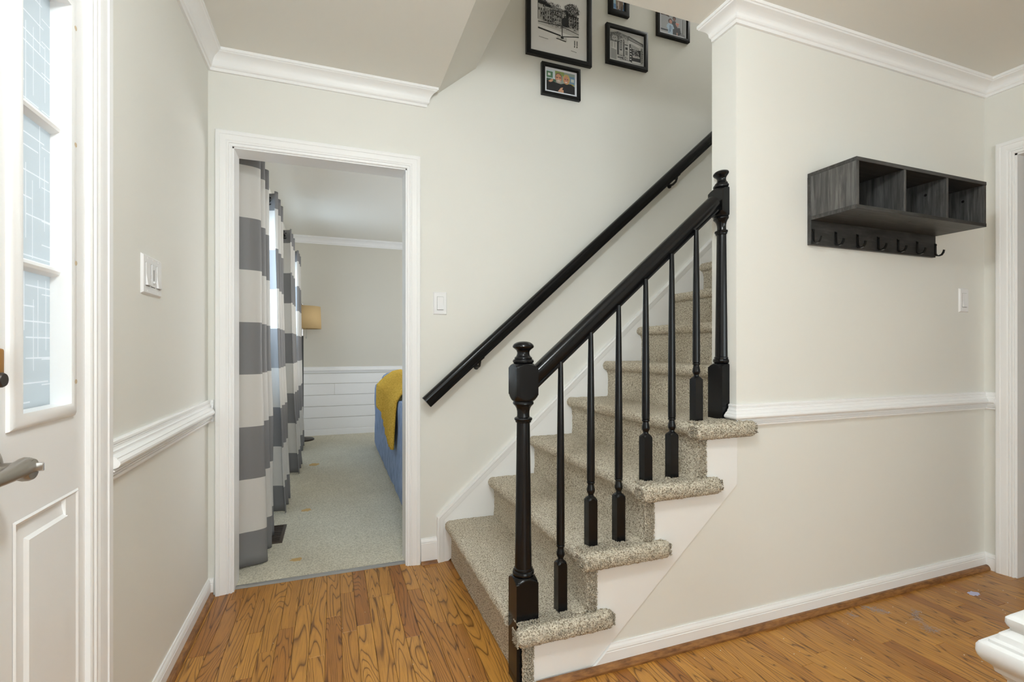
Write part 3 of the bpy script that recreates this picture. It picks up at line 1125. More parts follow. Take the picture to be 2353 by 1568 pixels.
SL = math.atan2(0.67, 0.775)
upv = Vector((-math.sin(SL), 0, math.cos(SL)))
x_a, x_b = 0.628, 1.432
def rail_bot(x): return 0.973 + (x - 0.647) * math.tan(SL)
bm = B()
sweep(bm, [(x_a, YR, rail_bot(x_a)), (x_b, YR + 0.014, rail_bot(x_b))], upv, rail_prof(1.0))
obj('handrail', bm, 'black_gloss', bal)
YBA = 1.487
for i, x in enumerate((0.728, 0.845, 0.958, 1.073, 1.189, 1.303)):
    n = (1, 2, 2, 3, 3, 4)[i]
    zt = ZN(n)
    zb = zt + 0.172
    ztop = rail_bot(x) + 0.012
    p = [(0.06, zt - 0.012), (0.0241, zb - 0.014)]
    for k in range(6):
        t = k / 5
        p.append((0.0240 - 0.0125 * t ** 1.4, zb - 0.013 + 0.013 * t))
    p += [(0.0100, zb + 0.001), (0.0095, zb + 0.006), (0.0125, zb + 0.012), (0.0145, zb + 0.018), (0.0142, zb + 0.025), (0.0120, zb + 0.034), (0.0110, zb + 0.040), (0.0108, zb + 0.043),
          (0.0135, zb + 0.045), (0.0142, zb + 0.048), (0.0135, zb + 0.051), (0.0115, zb + 0.053)]
    zs = zb + 0.054
    for k in range(9):
        t = k / 8
        rr = 0.0140 + 0.0012 * math.sin(t * math.pi * 0.6) - 0.0068 * t ** 1.5
        p.append((rr, zs + (ztop - zs) * t))
    bm = B()
    turned(bm, x, YBA, p, 0.0170, 24)
    obj('baluster', bm, 'black_gloss', bal, sharp=28)

# ------------------------------------------------------------------ wall handrail
whr = empty('wall_handrail')
tag(whr, 'glossy black handrail bracketed to the wall above the stairs', 'handrail')
SW = math.atan2(2.382 - 0.808, 2.227 - 0.456)
upw = Vector((-math.sin(SW), 0, math.cos(SW)))
YW = 2.405
def wb(x): return 0.808 + (x - 0.456) * math.tan(SW)
bm = B()
pr = [(a * 0.86, b * 1.02) for a, b in rail_prof(1.0)]
sweep(bm, [(0.456, YW, wb(0.456)), (2.9, YW, wb(2.9))], upw, pr)
obj('rail', bm, 'black_gloss', whr)
for x in (0.715, 1.962, 2.7):
    zb = wb(x)
    bm = B()
    d = Vector((math.cos(SW), 0, math.sin(SW)))
    q = Vector((x, YW, zb))
    # saddle under the rail, arm bending to the wall, rosette
    for s_ in (-0.022, 0.022):
        c_ = q + d * s_ - upw * 0.001
        tube(bm, [c_ + upw * 0.003, c_ - upw * 0.005], 0.0065, 10)
    tube(bm, [q - d * 0.026 - upw * 0.001, q + d * 0.026 - upw * 0.001], 0.006, 8)
    tube(bm, [q - upw * 0.001, q + Vector((0, 0.002, -0.014)), q + Vector((0, 0.012, -0.028)), q + Vector((0, 0.035, -0.036)), q + Vector((0, 0.074, -0.037))], [0.006, 0.006, 0.007, 0.007, 0.008], 10)
    tube(bm, [(x, 2.474, zb - 0.037), (x, 2.480, zb - 0.037)], 0.014, 18)
    obj('bracket', bm, 'black_metal', whr)

# ------------------------------------------------------------------ wall shelf with hooks
sh = empty('wall_shelf')
tag(sh, 'charcoal wood cubby shelf with three compartments and coat hooks on the wall', 'shelf')
SX0, SX1 = 1.841, 2.657
SYF, SYW = 1.248, YF
SZ0, SZ1 = 1.627, 1.822
T = 0.015
boxo('top_panel', (SX0, SX1, SYF, SYW - 0.001, SZ1 - T, SZ1), 'charcoal_wood_long_shaded', sh, 0.0008)
boxo('bottom_panel', (SX0, SX1, SYF, SYW - 0.016, SZ0, SZ0 + T), 'charcoal_wood_long_shaded', sh, 0.0008)
boxo('side_panel', (SX0, SX0 + T, SYF + 0.0015, SYW - 0.016, SZ0 + T, SZ1 - T), 'charcoal_wood', sh, 0.0006)
boxo('side_panel', (SX1 - T, SX1, SYF + 0.0015, SYW - 0.016, SZ0 + T, SZ1 - T), 'charcoal_wood', sh, 0.0006)
for x in (2.113, 2.381):
    dv = boxo('divider', (x, x + T - 0.001, SYF + 0.0015, SYW - 0.016, SZ0 + T, SZ1 - T), 'charcoal_wood', sh, 0.0006)
boxo('back_panel', (SX0, SX1 - 0.004, SYW - 0.0155, SYW - 0.0005, 1.527, SZ1 - T), 'charcoal_wood_long_shaded', sh, 0.0008)
for (x, z) in ((2.381, 1.756), (SX1 - T, 1.756)):
    bm = B()
    tube(bm, [(x - 0.003, SYF + 0.075, z), (x + 0.001, SYF + 0.075, z)], 0.0055, 14)
    obj('cam_cap', bm, 'chrome', sh)
for x in (1.95, 2.25, 2.50):
    bm = B()
    tube(bm, [(x, SYF + 0.06, SZ0 - 0.0005), (x, SYF + 0.06, SZ0 + 0.002)], 0.006, 12)
    obj('screw_head', bm, 'aged_bronze', sh)
hook_me = None
for i in range(7):
    x = 1.852 + i * 0.1325
    if i == 0:
        bm = B()
        y0 = SYW - 0.0165
        # flat strap down the board, then a hook curling out
        prism(bm, [(y0, 1.592), (y0 - 0.003, 1.590), (y0 - 0.0035, 1.545), (y0 - 0.008, 1.537), (y0 - 0.016, 1.534), (y0 - 0.025, 1.537), (y0 - 0.031, 1.546), (y0 - 0.034, 1.557),
                   (y0 - 0.037, 1.556), (y0 - 0.034, 1.543), (y0 - 0.027, 1.5325), (y0 - 0.016, 1.529), (y0 - 0.006, 1.5315), (y0, 1.540)], 'x', -0.0055, 0.0055)
        tube(bm, [(0, y0 + 0.001, 1.584), (0, y0 - 0.006, 1.584)], 0.0035, 10)
        h = obj('coat_hook', bm, 'black_metal', sh)
        hook_me = h.data
    else:
        h = bpy.data.objects.new('coat_hook', hook_me)
        COL.objects.link(h)
        h.parent = sh
    h.location = (x, 0, 0)

# ------------------------------------------------------------------ switches
def switch(name, label, origin, ux, nrm, gangs, h=0.117):
    """wall plate centred at origin; ux = direction to the right along the wall, nrm = out of the wall"""
    o = empty(name)
    tag(o, label, 'switch')
    ux, nn = Vector(ux), Vector(nrm)
    w = 0.072 + 0.046 * (len(gangs) - 1)
    M = Matrix((ux, Vector((0, 0, 1)), nn)).transposed().to_4x4()
    M.translation = Vector(origin)
    def put(bm, nm, mt, parent=o):
        bm.transform(M)
        return obj(nm, bm, mt, parent, sharp=25)
    def bevplate(bm, x0, x1, y0, y1, z0, z1, b):
        v0 = [bm.verts.new(p) for p in ((x0, y0, z0), (x1, y0, z0), (x1, y1, z0), (x0, y1, z0))]
        v1 = [bm.verts.new(p) for p in ((x0 + b, y0 + b, z1), (x1 - b, y0 + b, z1), (x1 - b, y1 - b, z1), (x0 + b, y1 - b, z1))]
        for j in range(4):
            bm.faces.new((v0[j], v0[(j + 1) % 4], v1[(j + 1) % 4], v1[j]))
        bm.faces.new(v1)
        bm.faces.new(list(reversed(v0)))
    bm = B()
    bevplate(bm, -w / 2, w / 2, -h / 2, h / 2, 0, 0.0065, 0.0045)
    pl = put(bm, 'cover_plate', 'switch_white')
    for gi, g in enumerate(gangs):
        gx = (gi - (len(gangs) - 1) / 2) * 0.046
        bm = B()
        box(bm, gx - 0.0172, gx + 0.0172, -0.0345, 0.0345, 0.0060, 0.0067)
        put(bm, 'gap', 'slot_dark')
        if g == 'rocker':
            bm = B()
            prism(bm, [(-0.0330, 0.006), (-0.0330, 0.0125), (-0.031, 0.0130), (0.003, 0.0086), (0.0335, 0.0090), (0.0335, 0.006)], 'x', gx - 0.0163, gx + 0.0163)
            put(bm, 'rocker', 'switch_white')
        else:
            bm = B()
            box(bm, gx - 0.0163, gx + 0.0163, -0.0330, 0.0335, 0.006, 0.0090, bev=0.0006)
            dm = put(bm, 'dimmer_face', 'switch_white')
            bm = B()
            box(bm, gx - 0.002, gx + 0.002, -0.014, 0.019, 0.0088, 0.0093)
            put(bm, 'slider_slot', 'slot_dark', dm)
            bm = B()
            box(bm, gx - 0.006, gx + 0.006, -0.022, -0.017, 0.009, 0.014, bev=0.001)
            put(bm, 'slider', 'switch_white', dm)
        for s_ in (-1, 1):
            bm = B()
            tube(bm, [(gx, s_ * 0.0485, 0.0060), (gx, s_ * 0.0485, 0.0071)], 0.0024, 10)
            put(bm, 'screw', 'switch_white')
    return o


switch('light_switch', 'single white rocker switch between doorway and wall handrail', (0.521, YB, 1.333), (1, 0, 0), (0, -1, 0), ['rocker'])
switch('light_switch', 'single white rocker switch under the right end of the shelf', (2.892, YF, 1.335), (1, 0, 0), (0, -1, 0), ['rocker'])
switch('light_switch', 'wide white three-gang switch plate with dimmer near the front door', (XL, 1.7585, 1.319), (0, 1, 0), (1, 0, 0), ['rocker', 'dimmer', 'rocker'])

# ------------------------------------------------------------------ framed pictures
def colmat(c):
    nm = 'print_%02x%02x%02x' % tuple(int(255 * v) for v in c)
    if nm not in MATS:
        mat(nm, c, 0.55)
    return nm


def picture(label, x0, x1, z0, z1, fw, art, mat_w=0.0, mat_name='mat_board', depth=0.02):
    o = empty('picture_frame')
    tag(o, label, 'picture', 'framed pictures on the stairwell wall')
    yw = YB - 0.001
    bm = B()
    pf = [(0, 0), (0, depth), (-0.004, depth + 0.002), (-fw + 0.005, depth + 0.001), (-fw, depth - 0.004), (-fw, 0)]
    sweep(bm, [(x0, yw, z0), (x0, yw, z1), (x1, yw, z1), (x1, yw, z0)], (0, -1, 0), pf, closed=True)
    obj('frame', bm, 'frame_black', o)
    a0, a1, b0, b1 = x0 + fw - 0.002, x1 - fw + 0.002, z0 + fw - 0.002, z1 - fw + 0.002
    boxo('backing', (a0, a1, yw - 0.008, yw, b0, b1), mat_name, o)
    if mat_w > 0:
        bm = B()
        mp_ = [(0, 0.008), (0, 0.0105), (-mat_w + 0.002, 0.0105), (-mat_w, 0.0085), (-mat_w, 0.008)]
        sweep(bm, [(a0, yw, b0), (a0, yw, b1), (a1, yw, b1), (a1, yw, b0)], (0, -1, 0), mp_, closed=True)
        obj('mat', bm, mat_name, o)
    p0, p1, q0, q1 = a0 + mat_w, a1 - mat_w, b0 + mat_w, b1 - mat_w
    bm = B()
    names = []
    lay = 0
    for poly, c in art:
        nm = c if isinstance(c, str) else colmat(c)
        if nm not in names:
            names.append(nm)
        lay += 1
        yy = yw - 0.0081 - lay * 0.0000035
        f = bm.faces.new([bm.verts.new((p0 + u * (p1 - p0), yy, q0 + v * (q1 - q0))) for u, v in poly])
        f.material_index = names.index(nm)
        f.normal_update()
        if f.normal.y > 0:
            f.normal_flip()
    me = bpy.data.meshes.new('print')
    bm.to_mesh(me)
    bm.free()
    for nm in names:
        me.materials.append(MATS[nm])
    po = bpy.data.objects.new('print', me)
    COL.objects.link(po)
    po.parent = o
    return o


def R4(a, b, c, d): return [(a, c), (b, c), (b, d), (a, d)]
def EL(cx, cy, rx, ry, n=16, a0=0.0): return [(cx + rx * math.cos(2 * math.pi * i / n + a0), cy + ry * math.sin(2 * math.pi * i / n + a0)) for i in range(n)]
def LN(a, b, w):
    d = Vector((b[0] - a[0], b[1] - a[1]))
    n_ = Vector((-d.y, d.x)).normalized() * w
    return [(a[0] + n_.x, a[1] + n_.y), (b[0] + n_.x, b[1] + n_.y), (b[0] - n_.x, b[1] - n_.y), (a[0] - n_.x, a[1] - n_.y)]


def scribble(art, r, cx, cy, rx, ry, n, w=0.004, dark='ink'):
    for _ in range(n):
        a = r.uniform(0, 6.28)
        q = math.sqrt(r.random())
        x, y = cx + rx * q * math.cos(a), cy + ry * q * math.sin(a)
        b = r.uniform(0, 6.28)
        l = r.uniform(0.008, 0.03)
        art.append((LN((x, y), (x + l * math.cos(b), y + l * math.sin(b)), r.uniform(0.4, 1.0) * w), dark))


# large street sketch
r = random.Random(2)
A = [(R4(0, 1, 0, 1), 'mat_board')]
def S1(u, v): return (0.13 + 0.72 * u, 0.24 + 0.56 * v)
def q(poly, c): A.append(([S1(*p) for p in poly], c))
q([(0.0, .30), (0, .93), (0.28, .90), (.30, .84), (.55, .84), (.72, .80), (.72, .74), (1.0, .72), (1, .30)], (0.30, 0.30, 0.30))
for (a, b, c_, d_) in ((0.0, .16, .42, .86), (.16, .34, .36, .80), (.34, .56, .36, .74), (.58, .72, .40, .78), (.72, 1.0, .36, .70)):
    q(R4(a, b, c_, d_), (0.46, 0.46, 0.46))
    q(LN((a, d_), (b, d_), 0.012), 'ink')
    q(LN((a, c_), (a, d_), 0.006), 'ink')
    k_ = max(3, int((b - a) / 0.05))
    for row_ in range(4):
        for c2 in range(k_):
            if r.random() < 0.78:
                xx = a + 0.012 + c2 * (b - a) / k_
                yy = c_ + 0.03 + row_ * (d_ - c_) / 4.2
                q(R4(xx, xx + 0.030, yy, yy + (d_ - c_) * 0.15), 'ink' if r.random() < 0.7 else 'ink_grey')
q([(0, .84), (0, .90), (.30, .86), (.30, .80)], 'ink')
q([(.68, .60), (.74, .60), (.74, .78), (.68, .80)], 'ink')
q([(.38, .66), (.56, .62), (.56, .59), (.38, .63)], 'ink')
q(EL(.66, .50, .09, .13), 'ink')
q([(.60, .36), (.72, .36), (.74, .55), (.58, .55)], 'ink')
q([(0, .30), (1, .16), (1, .36), (0, .42)], (0.60, 0.60, 0.60))
q(LN((0, .36), (.55, .38), 0.010), 'ink')
q(LN((.55, .38), (1, .26), 0.008), 'ink')
q(LN((0, .20), (.55, .12), 0.020), 'ink')
q(LN((.55, .10), (1, .20), 0.012), 'ink')
q([(.46, .02), (.70, .00), (.70, .10), (.46, .10)], (0.62, 0.62, 0.62))
q(LN((.44, .03), (.68, .0), .012), 'ink')
q(R4(.55, .62, .05, .10), 'ink')
q(R4(.575, .595, .10, .40), 'ink')
for xx in (.88, .94):
    q(R4(xx, xx + .03, -.05, .08), 'ink_grey')
    q(R4(xx, xx + .025, -.10, -.06), 'ink')
scribble(A, r, *S1(.10, .92), .08, .05, 240, .0035)
scribble(A, r, *S1(.82, .84), .13, .10, 520, .0032)
scribble(A, r, *S1(.35, .86), .14, .03, 90, .003)
scribble(A, r, *S1(.5, .55), .34, .14, 520, .0030)
scribble(A, r, *S1(.9, .5), .06, .12, 120, .003)
A.append((LN((.14, .215), (.30, .205), .004), 'ink_grey'))
A.append((LN((.70, .115), (.80, .105), .004), 'ink_grey'))
picture('large black-framed street sketch, biggest of the pictures above the stairs', 0.998, 1.405, 2.728, 3.165, 0.028, A, 0.0)

# couple photo
A = [(R4(0, 1, 0, 1), (0.30, 0.36, 0.33))]
A += [(R4(0, .35, .55, 1), (0.62, 0.72, 0.78)), (R4(0, .22, .62, .92), (0.10, 0.22, 0.13)), (R4(.05, .14, .72, .84), (0.7, 0.72, 0.7)), (R4(0, .38, .45, .58), (0.05, 0.11, 0.07)),
      (R4(.3, .62, .80, 1), (0.25, 0.33, 0.10)), (R4(.80, 1, .5, .86), (0.16, 0.28, 0.42)), (R4(.86, .97, .6, .75), (0.55, 0.6, 0.55)), (R4(0.82, .96, .36, .5), (0.45, 0.36, 0.08))]
A += [([(0, 0), (1, 0), (1, .38), (.86, .48), (.62, .46), (.50, .40), (.30, .44), (.08, .50), (0, .46)], (0.012, 0.012, 0.014))]
A += [(EL(.42, .70, .125, .23), (0.20, 0.13, 0.09)), (EL(.42, .66, .105, .215), (0.62, 0.30, 0.18)), (EL(.42, .52, .09, .10), (0.50, 0.40, 0.34)), (EL(.425, .54, .05, .025), (0.75, 0.68, 0.62)),
      (R4(.33, .40, .68, .715), (0.05, 0.03, 0.03)), (R4(.445, .51, .68, .715), (0.05, 0.03, 0.03)), (EL(.42, .62, .02, .05), (0.75, 0.40, 0.26)),
      (EL(.70, .68, .125, .25), (0.55, 0.40, 0.14)), (EL(.69, .65, .09, .20), (0.60, 0.27, 0.17)), (R4(.63, .68, .67, .70), (0.05, 0.03, 0.03)), (R4(.715, .765, .67, .70), (0.05, 0.03, 0.03)), (EL(.69, .54, .045, .025), (0.8, 0.7, 0.64))]
A += [([(.06, .44), (.20, .58), (.24, .55), (.20, .44), (.13, .40)], (0.62, 0.33, 0.2)), ([(.40, .02), (.50, .22), (.58, .26), (.55, .14), (.60, .13), (.60, .0)], (0.62, 0.34, 0.21))]
picture('small black frame with a colour photo of a smiling couple, lowest picture', 1.090, 1.332, 2.520, 2.700, 0.021, A, 0.013, 'mat_white')

# cafe sketch
r = random.Random(9)
A = [(R4(0, 1, 0, 1), (0.60, 0.60, 0.60))]
A += [([(.02, .90), (.25, .97), (.55, .90), (.55, .62), (.02, .62)], (0.18, 0.18, 0.18)), (EL(.15, .74, .09, .10), (0.60, 0.60, 0.60)),
      ([(.55, .92), (1, .76), (1, .66), (.55, .78)], (0.10, 0.10, 0.10)), ([(.20, .66), (.38, .80), (.55, .74), (.55, .12), (.20, .12)], (0.50, 0.50, 0.50))]
for k in range(11):
    xx = .57 + k * .038
    A.append(([(xx, .87 - k * .014), (xx + .014, .865 - k * .014), (xx + .018, .80 - k * .012), (xx + .004, .80 - k * .012)], (0.7, 0.7, 0.7)))
A += [(R4(.22, .27, .22, .66), 'ink'), (R4(.30, .36, .38, .72), 'ink'), (R4(.40, .43, .20, .76), 'ink'), (R4(.58, .66, .06, .66), 'ink'), (R4(.66, .92, .12, .52), 'ink'),
      ([(.62, .68), (.90, .58), (.84, .50), (.62, .56)], (0.35, 0.35, 0.35)), (R4(.44, .54, .58, .61), 'ink'), (R4(.46, .53, .44, .52), 'ink'), (R4(.46, .53, .26, .40), 'ink_grey'),
      ([(.04, .06), (.20, .04), (.20, .36), (.04, .40)], (0.30, 0.31, 0.31)), (R4(.04, .18, .42, .60), (0.42, 0.42, 0.42)), (R4(.10, .12, .40, .62), (.7, .7, .7)), (R4(.92, .98, .08, .60), (0.36, 0.36, 0.36))]
for k in range(7):
    A.append((R4(.68 + k * .032, .70 + k * .032, .24, .30 + .02 * (k % 2)), (0.7, 0.7, 0.7)))
for k in range(5):
    A.append((R4(.315, .345, .42 + k * .055, .455 + k * .055), (0.7, 0.7, 0.7)))
    A.append((R4(.60, .64, .14 + k * .09, .18 + k * .09), (0.62, 0.62, 0.62)))
A += [([(.36, .06), (.64, .06), (.56, .12), (.40, .12)], (0.66, 0.66, 0.66)), (LN((.38, .10), (.60, .09), .008), 'ink'), (LN((.24, .14), (.40, .14), .014), 'ink'), (LN((.66, .04), (.95, .07), .005), 'ink_grey')]
scribble(A, r, .28, .80, .24, .14, 220, .006, (0.6, 0.6, 0.6))
scribble(A, r, .20, .78, .18, .16, 160, .006)
scribble(A, r, .75, .36, .12, .14, 90, .006, (0.6, 0.6, 0.6))
scribble(A, r, .38, .16, .14, .10, 70, .006)
scribble(A, r, .95, .35, .04, .25, 60, .005)
picture('black-framed ink sketch of a street cafe, right of the large sketch', 1.504, 1.791, 2.781, 3.014, 0.024, A, 0.004, 'mat_white')

# partly cut off photo at the top
A = [(R4(0, 1, 0, 1), (0.11, 0.24, 0.46)), (R4(0, .3, .30, .55), (0.30, 0.48, 0.58)), (R4(0, 1, 0, .12), (0.20, 0.36, 0.60)),
     ([(.30, .10), (.45, .02), (.60, .10), (.80, .02), (.92, .20), (.88, .62), (.55, .82), (.25, .60)], (0.22, 0.16, 0.13)),
     ([(.42, .12), (.52, .10), (.56, .40), (.46, .46)], (0.55, 0.47, 0.40)), (R4(.36, .44, .12, .22), (0.03, 0.03, 0.03)), (R4(.70, .76, .03, .25), (0.05, 0.05, 0.06)), (R4(.88, .94, .35, .45), (0.75, 0.75, 0.78)),
     (EL(.5, .85, .18, .10), (0.35, 0.22, 0.16))]
picture('black-framed portrait photo with blue background at the top edge', 1.522, 1.660, 3.077, 3.262, 0.030, A)

# family photo
A = [(R4(0, 1, 0, 1), (0.44, 0.45, 0.47))]
for k in range(12):
    A.append((R4(0, .86, .1 + k * .072, .125 + k * .072), (0.20, 0.21, 0.23)))
A += [([(0, .92), (.06, .98), (.34, .88), (.36, .80), (.20, .86), (0, .84)], (0.07, 0.035, 0.02)), (R4(.90, .93, .12, .85), (0.10, 0.10, 0.11)), (R4(0, .30, .10, .18), (0.05, 0.055, 0.07)),
      ([(.72, 0), (1, 0), (1, .10), (.76, .24)], (0.25, 0.26, 0.28))]
A += [(EL(.56, .80, .07, .11), (0.05, 0.03, 0.025)), (EL(.56, .76, .05, .08), (0.20, 0.09, 0.06)), ([(.46, .0), (.70, 0), (.68, .60), (.60, .68), (.50, .66), (.46, .5)], (0.018, 0.02, 0.026)),
      (EL(.40, .62, .09, .13), (0.06, 0.025, 0.02)), (EL(.41, .60, .06, .095), (0.50, 0.24, 0.18)), ([(.26, .42), (.34, .52), (.50, .48), (.56, .30), (.50, .26), (.50, .0), (.30, .0), (.30, .2), (.24, .3)], (0.42, 0.55, 0.68)),
      (R4(.37, .41, .1, .42), (0.10, 0.16, 0.28)), (R4(.45, .47, .24, .40), (0.10, 0.16, 0.28)), (R4(.33, .35, .02, .22), (0.12, 0.2, 0.3)),
      (EL(.69, .56, .075, .11), (0.45, 0.42, 0.40)), (EL(.69, .51, .055, .09), (0.48, 0.26, 0.20)), (R4(.62, .76, .55, .60), (0.70, 0.20, 0.15)), ([(.58, .0), (.62, .36), (.80, .40), (.84, .12), (.74, .0)], (0.02, 0.02, 0.024)), (R4(.66, .70, 0, .14), (0.5, 0.3, 0.24))]
picture('black-framed family photo in front of white siding, rightmost picture', 1.862, 2.105, 3.024, 3.212, 0.021, A, 0.012, 'mat_white')

# ------------------------------------------------------------------ curtains in the living room
def curtain(label, y0, y1, xc, amp, waves, phase, flare, seed, near_edge=None):
    o = empty('curtain')
    tag(o, label, 'curtain', 'striped curtains along the living room windows')
    r = random.Random(seed)
    bm = B()
    nu, nv = 120, 46
    zt = 2.135
    grid = []
    for j in range(nv + 1):
        t = j / nv
        z = zt * (1 - t) + 0.008 * t
        row = []
        for i in range(nu + 1):
            s = i / nu
            # pleats deepen and wander toward the hem
            w = math.sin(2 * math.pi * waves * s + phase + 0.5 * t * math.sin(5 * s + seed))
            w = math.copysign(abs(w) ** 0.72, w)
            k = 0.55 + 0.45 * min(1, t * 2.2)
            a = amp * (0.92 + 0.10 * t)
            x = xc + a * w + flare * t * t
            x += 0.012 * t * noise.noise(Vector((s * 6, t * 5, seed)))
            y = y0 + (y1 - y0) * s
            y += 0.012 * t * noise.noise(Vector((s * 5 + 7, t * 4, seed)))
            zz = z
            if t > 0.94:
                zz += 0.004 * math.sin(20 * s)
            row.append(bm.verts.new((x, y, zz)))
        grid.append(row)
    for a, b in zip(grid, grid[1:]):
        for i in range(nu):
            bm.faces.new((a[i], a[i + 1], b[i + 1], b[i]))
    cl = obj('cloth', bm, 'striped_curtain', o, sharp=180)
    md = cl.modifiers.new('thickness', 'SOLIDIFY')
    md.thickness = 0.0012
    # grommets where the pleats cross the rod
    for kk in range(int(waves * 2) + 1):
        s = ((kk * math.pi - phase) / (2 * math.pi * waves))
        if 0.02 < s < 0.98:
            y = y0 + (y1 - y0) * s
            bm = B()
            n1, n2 = 20, 8
            sg = 1
            tt = [[bm.verts.new((xc + (0.023 + 0.006 * math.cos(b_)) * math.cos(a_), y + 0.004 * math.sin(b_) * 1.2, 2.085 + (0.023 + 0.006 * math.cos(b_)) * math.sin(a_))) for b_ in [2 * math.pi * q_ / n2 for q_ in range(n2)]] for a_ in [2 * math.pi * p_ / n1 for p_ in range(n1)]]
            for p_ in range(n1):
                for q_ in range(n2):
                    bm.faces.new((tt[p_][q_], tt[(p_ + 1) % n1][q_], tt[(p_ + 1) % n1][(q_ + 1) % n2], tt[p_][(q_ + 1) % n2]))
            obj('grommet', bm, 'black_metal', o)
    return o


curtain('grey and white striped curtain nearest the doorway, largest of the four', 2.68, 3.20, -0.412, 0.068, 3.0, -2.2, 0.028, 1)
curtain('striped curtain second from the doorway, lit bluish by the window', 3.52, 3.95, -0.398, 0.062, 2.5, 0.6, 0.045, 2)
curtain('striped curtain third from the doorway', 4.58, 5.06, -0.392, 0.060, 2.5, 0.9, 0.06, 3)
curtain('striped curtain farthest from the doorway, beside the floor lamp', 5.56, 6.0, -0.392, 0.058, 2.5, 0.6, 0.03, 4)
for (a, b, lab) in ((2.66, 4.02, 'black rod carrying the two nearer striped curtains'), (4.52, 6.06, 'black rod carrying the two farther striped curtains')):
    o = empty('curtain_rod')
    tag(o, lab, 'curtain rod')
    bm = B()
    tube(bm, [(-0.40, a, 2.085), (-0.40, b, 2.085)], 0.0105, 14)
    obj('rod', bm, 'black_metal', o)
    for y in (a, b):
        bm = B()
        bmesh.ops.create_uvsphere(bm, u_segments=16, v_segments=10, radius=0.022, matrix=Matrix.Translation((-0.40, y, 2.085)))
        obj('rod_end', bm, 'black_metal', o)
    for y in (a + 0.03, b - 0.03):
        bm = B()
        tube(bm, [(-0.40, y, 2.072), (-0.46, y, 2.070), (XL - 0.0, y, 2.070)], 0.006, 8)
        obj('rod_bracket', bm, 'black_metal', o)

# ------------------------------------------------------------------ floor register
fr = empty('floor_register')
tag(fr, 'dark brown floor register set into the carpet beside the first curtain', 'vent')
vx0, vx1, vy0, vy1 = -0.385, -0.268, 3.0, 3.30
bm = B()
sweep(bm, [(vx0, vy0, 0.004), (vx0, vy1, 0.004), (vx1, vy1, 0.004), (vx1, vy0, 0.004)], (0, 0, 1), [(0, 0), (0, 0.003), (-0.004, 0.005), (-0.018, 0.005), (-0.018, 0)], closed=True)
obj('rim', bm, 'vent_brown', fr)
boxo('well', (vx0 + 0.01, vx1 - 0.01, vy0 + 0.01, vy1 - 0.01, 0.003, 0.0048), 'slot_dark', fr)
for k in range(9):
    y = vy0 + 0.032 + k * 0.0295
    boxo('louvre', (vx0 + 0.017, vx1 - 0.017, y - 0.004, y + 0.004, 0.0045, 0.0085), 'vent_brown', fr)

# ------------------------------------------------------------------ floor lamp
lp = empty('floor_lamp')
tag(lp, 'floor lamp with tan drum shade and black pole behind the curtains', 'floor lamp')
LX, LY = -0.345, 6.28
bm = B()
n = 40
for (ra, rb) in ((0.205, 0.215),):
    t0 = [bm.verts.new((LX + ra * math.cos(2 * math.pi * j / n), LY + ra * math.sin(2 * math.pi * j / n), 1.60)) for j in range(n)]
    b0 = [bm.verts.new((LX + rb * math.cos(2 * math.pi * j / n), LY + rb * math.sin(2 * math.pi * j / n), 1.335)) for j in range(n)]
    for j in range(n):
        bm.faces.new((t0[j], t0[(j + 1) % n], b0[(j + 1) % n], b0[j]))
s_ = obj('lamp_shade', bm, 'lamp_linen', lp)
s_.modifiers.new('thickness', 'SOLIDIFY').thickness = 0.004
bm = B()
tube(bm, [(LX, LY, 0.03), (LX, LY, 1.25)], 0.016, 14)
obj('pole', bm, 'black_metal', lp)
bm = B()
tube(bm, [(LX, LY, 1.25), (LX, LY, 1.42)], 0.012, 12)
tube(bm, [(LX, LY, 1.42), (LX, LY, 1.62)], 0.003, 8)
tube(bm, [(LX - 0.2, LY, 1.595), (LX + 0.2, LY, 1.595)], 0.0025, 6)
obj('socket', bm, 'chrome', lp)
bm = B()
tube(bm, [(LX, LY, 1.61), (LX, LY, 1.618), (LX, LY, 1.63), (LX, LY, 1.64)], [0.008, 0.012, 0.012, 0.004], 12)
obj('finial', bm, 'chrome', lp)
bm = B()
tube(bm, [(LX + 0.05, LY - 0.03, 1.40), (LX + 0.05, LY - 0.03, 1.24)], 0.0018, 6)
tube(bm, [(LX + 0.05, LY - 0.03, 1.24), (LX + 0.05, LY - 0.03, 1.215)], 0.007, 8)
obj('pull_chain', bm, 'chrome', lp)
bm = B()
turned(bm, LX, LY, [(0.135, 0.004), (0.135, 0.014), (0.128, 0.022), (0.06, 0.030), (0.02, 0.040), (0.016, 0.06)], None, 40)
obj('lamp_base', bm, 'aged_bronze', lp)

# ------------------------------------------------------------------ sofa and throw
sofa = empty('sofa')
tag(sofa, 'blue upholstered sofa seen from behind through the doorway', 'sofa')
secs = [(4.645, 5.60), (3.838, 4.635), (3.03, 3.828)]


def cushion(name, x0, x1, y0, y1, z0, z1, r, parent, puff=0.0):
    bm = B()
    rbox(bm, x0, x1, y0, y1, z0, z1, r, 0.045)
    for v in bm.verts:
        v.co += Vector((noise.noise(v.co * 5), 0, noise.noise(v.co * 5 + Vector((4, 4, 4))))) * 0.008
        if puff:
            v.co.z += puff * max(0, 1 - ((v.co.y - (y0 + y1) / 2) / ((y1 - y0) / 2)) ** 2) * (1 if v.co.z > (z0 + z1) / 2 else 0)
    return obj(name, bm, 'blue_fabric', parent, sharp=60)


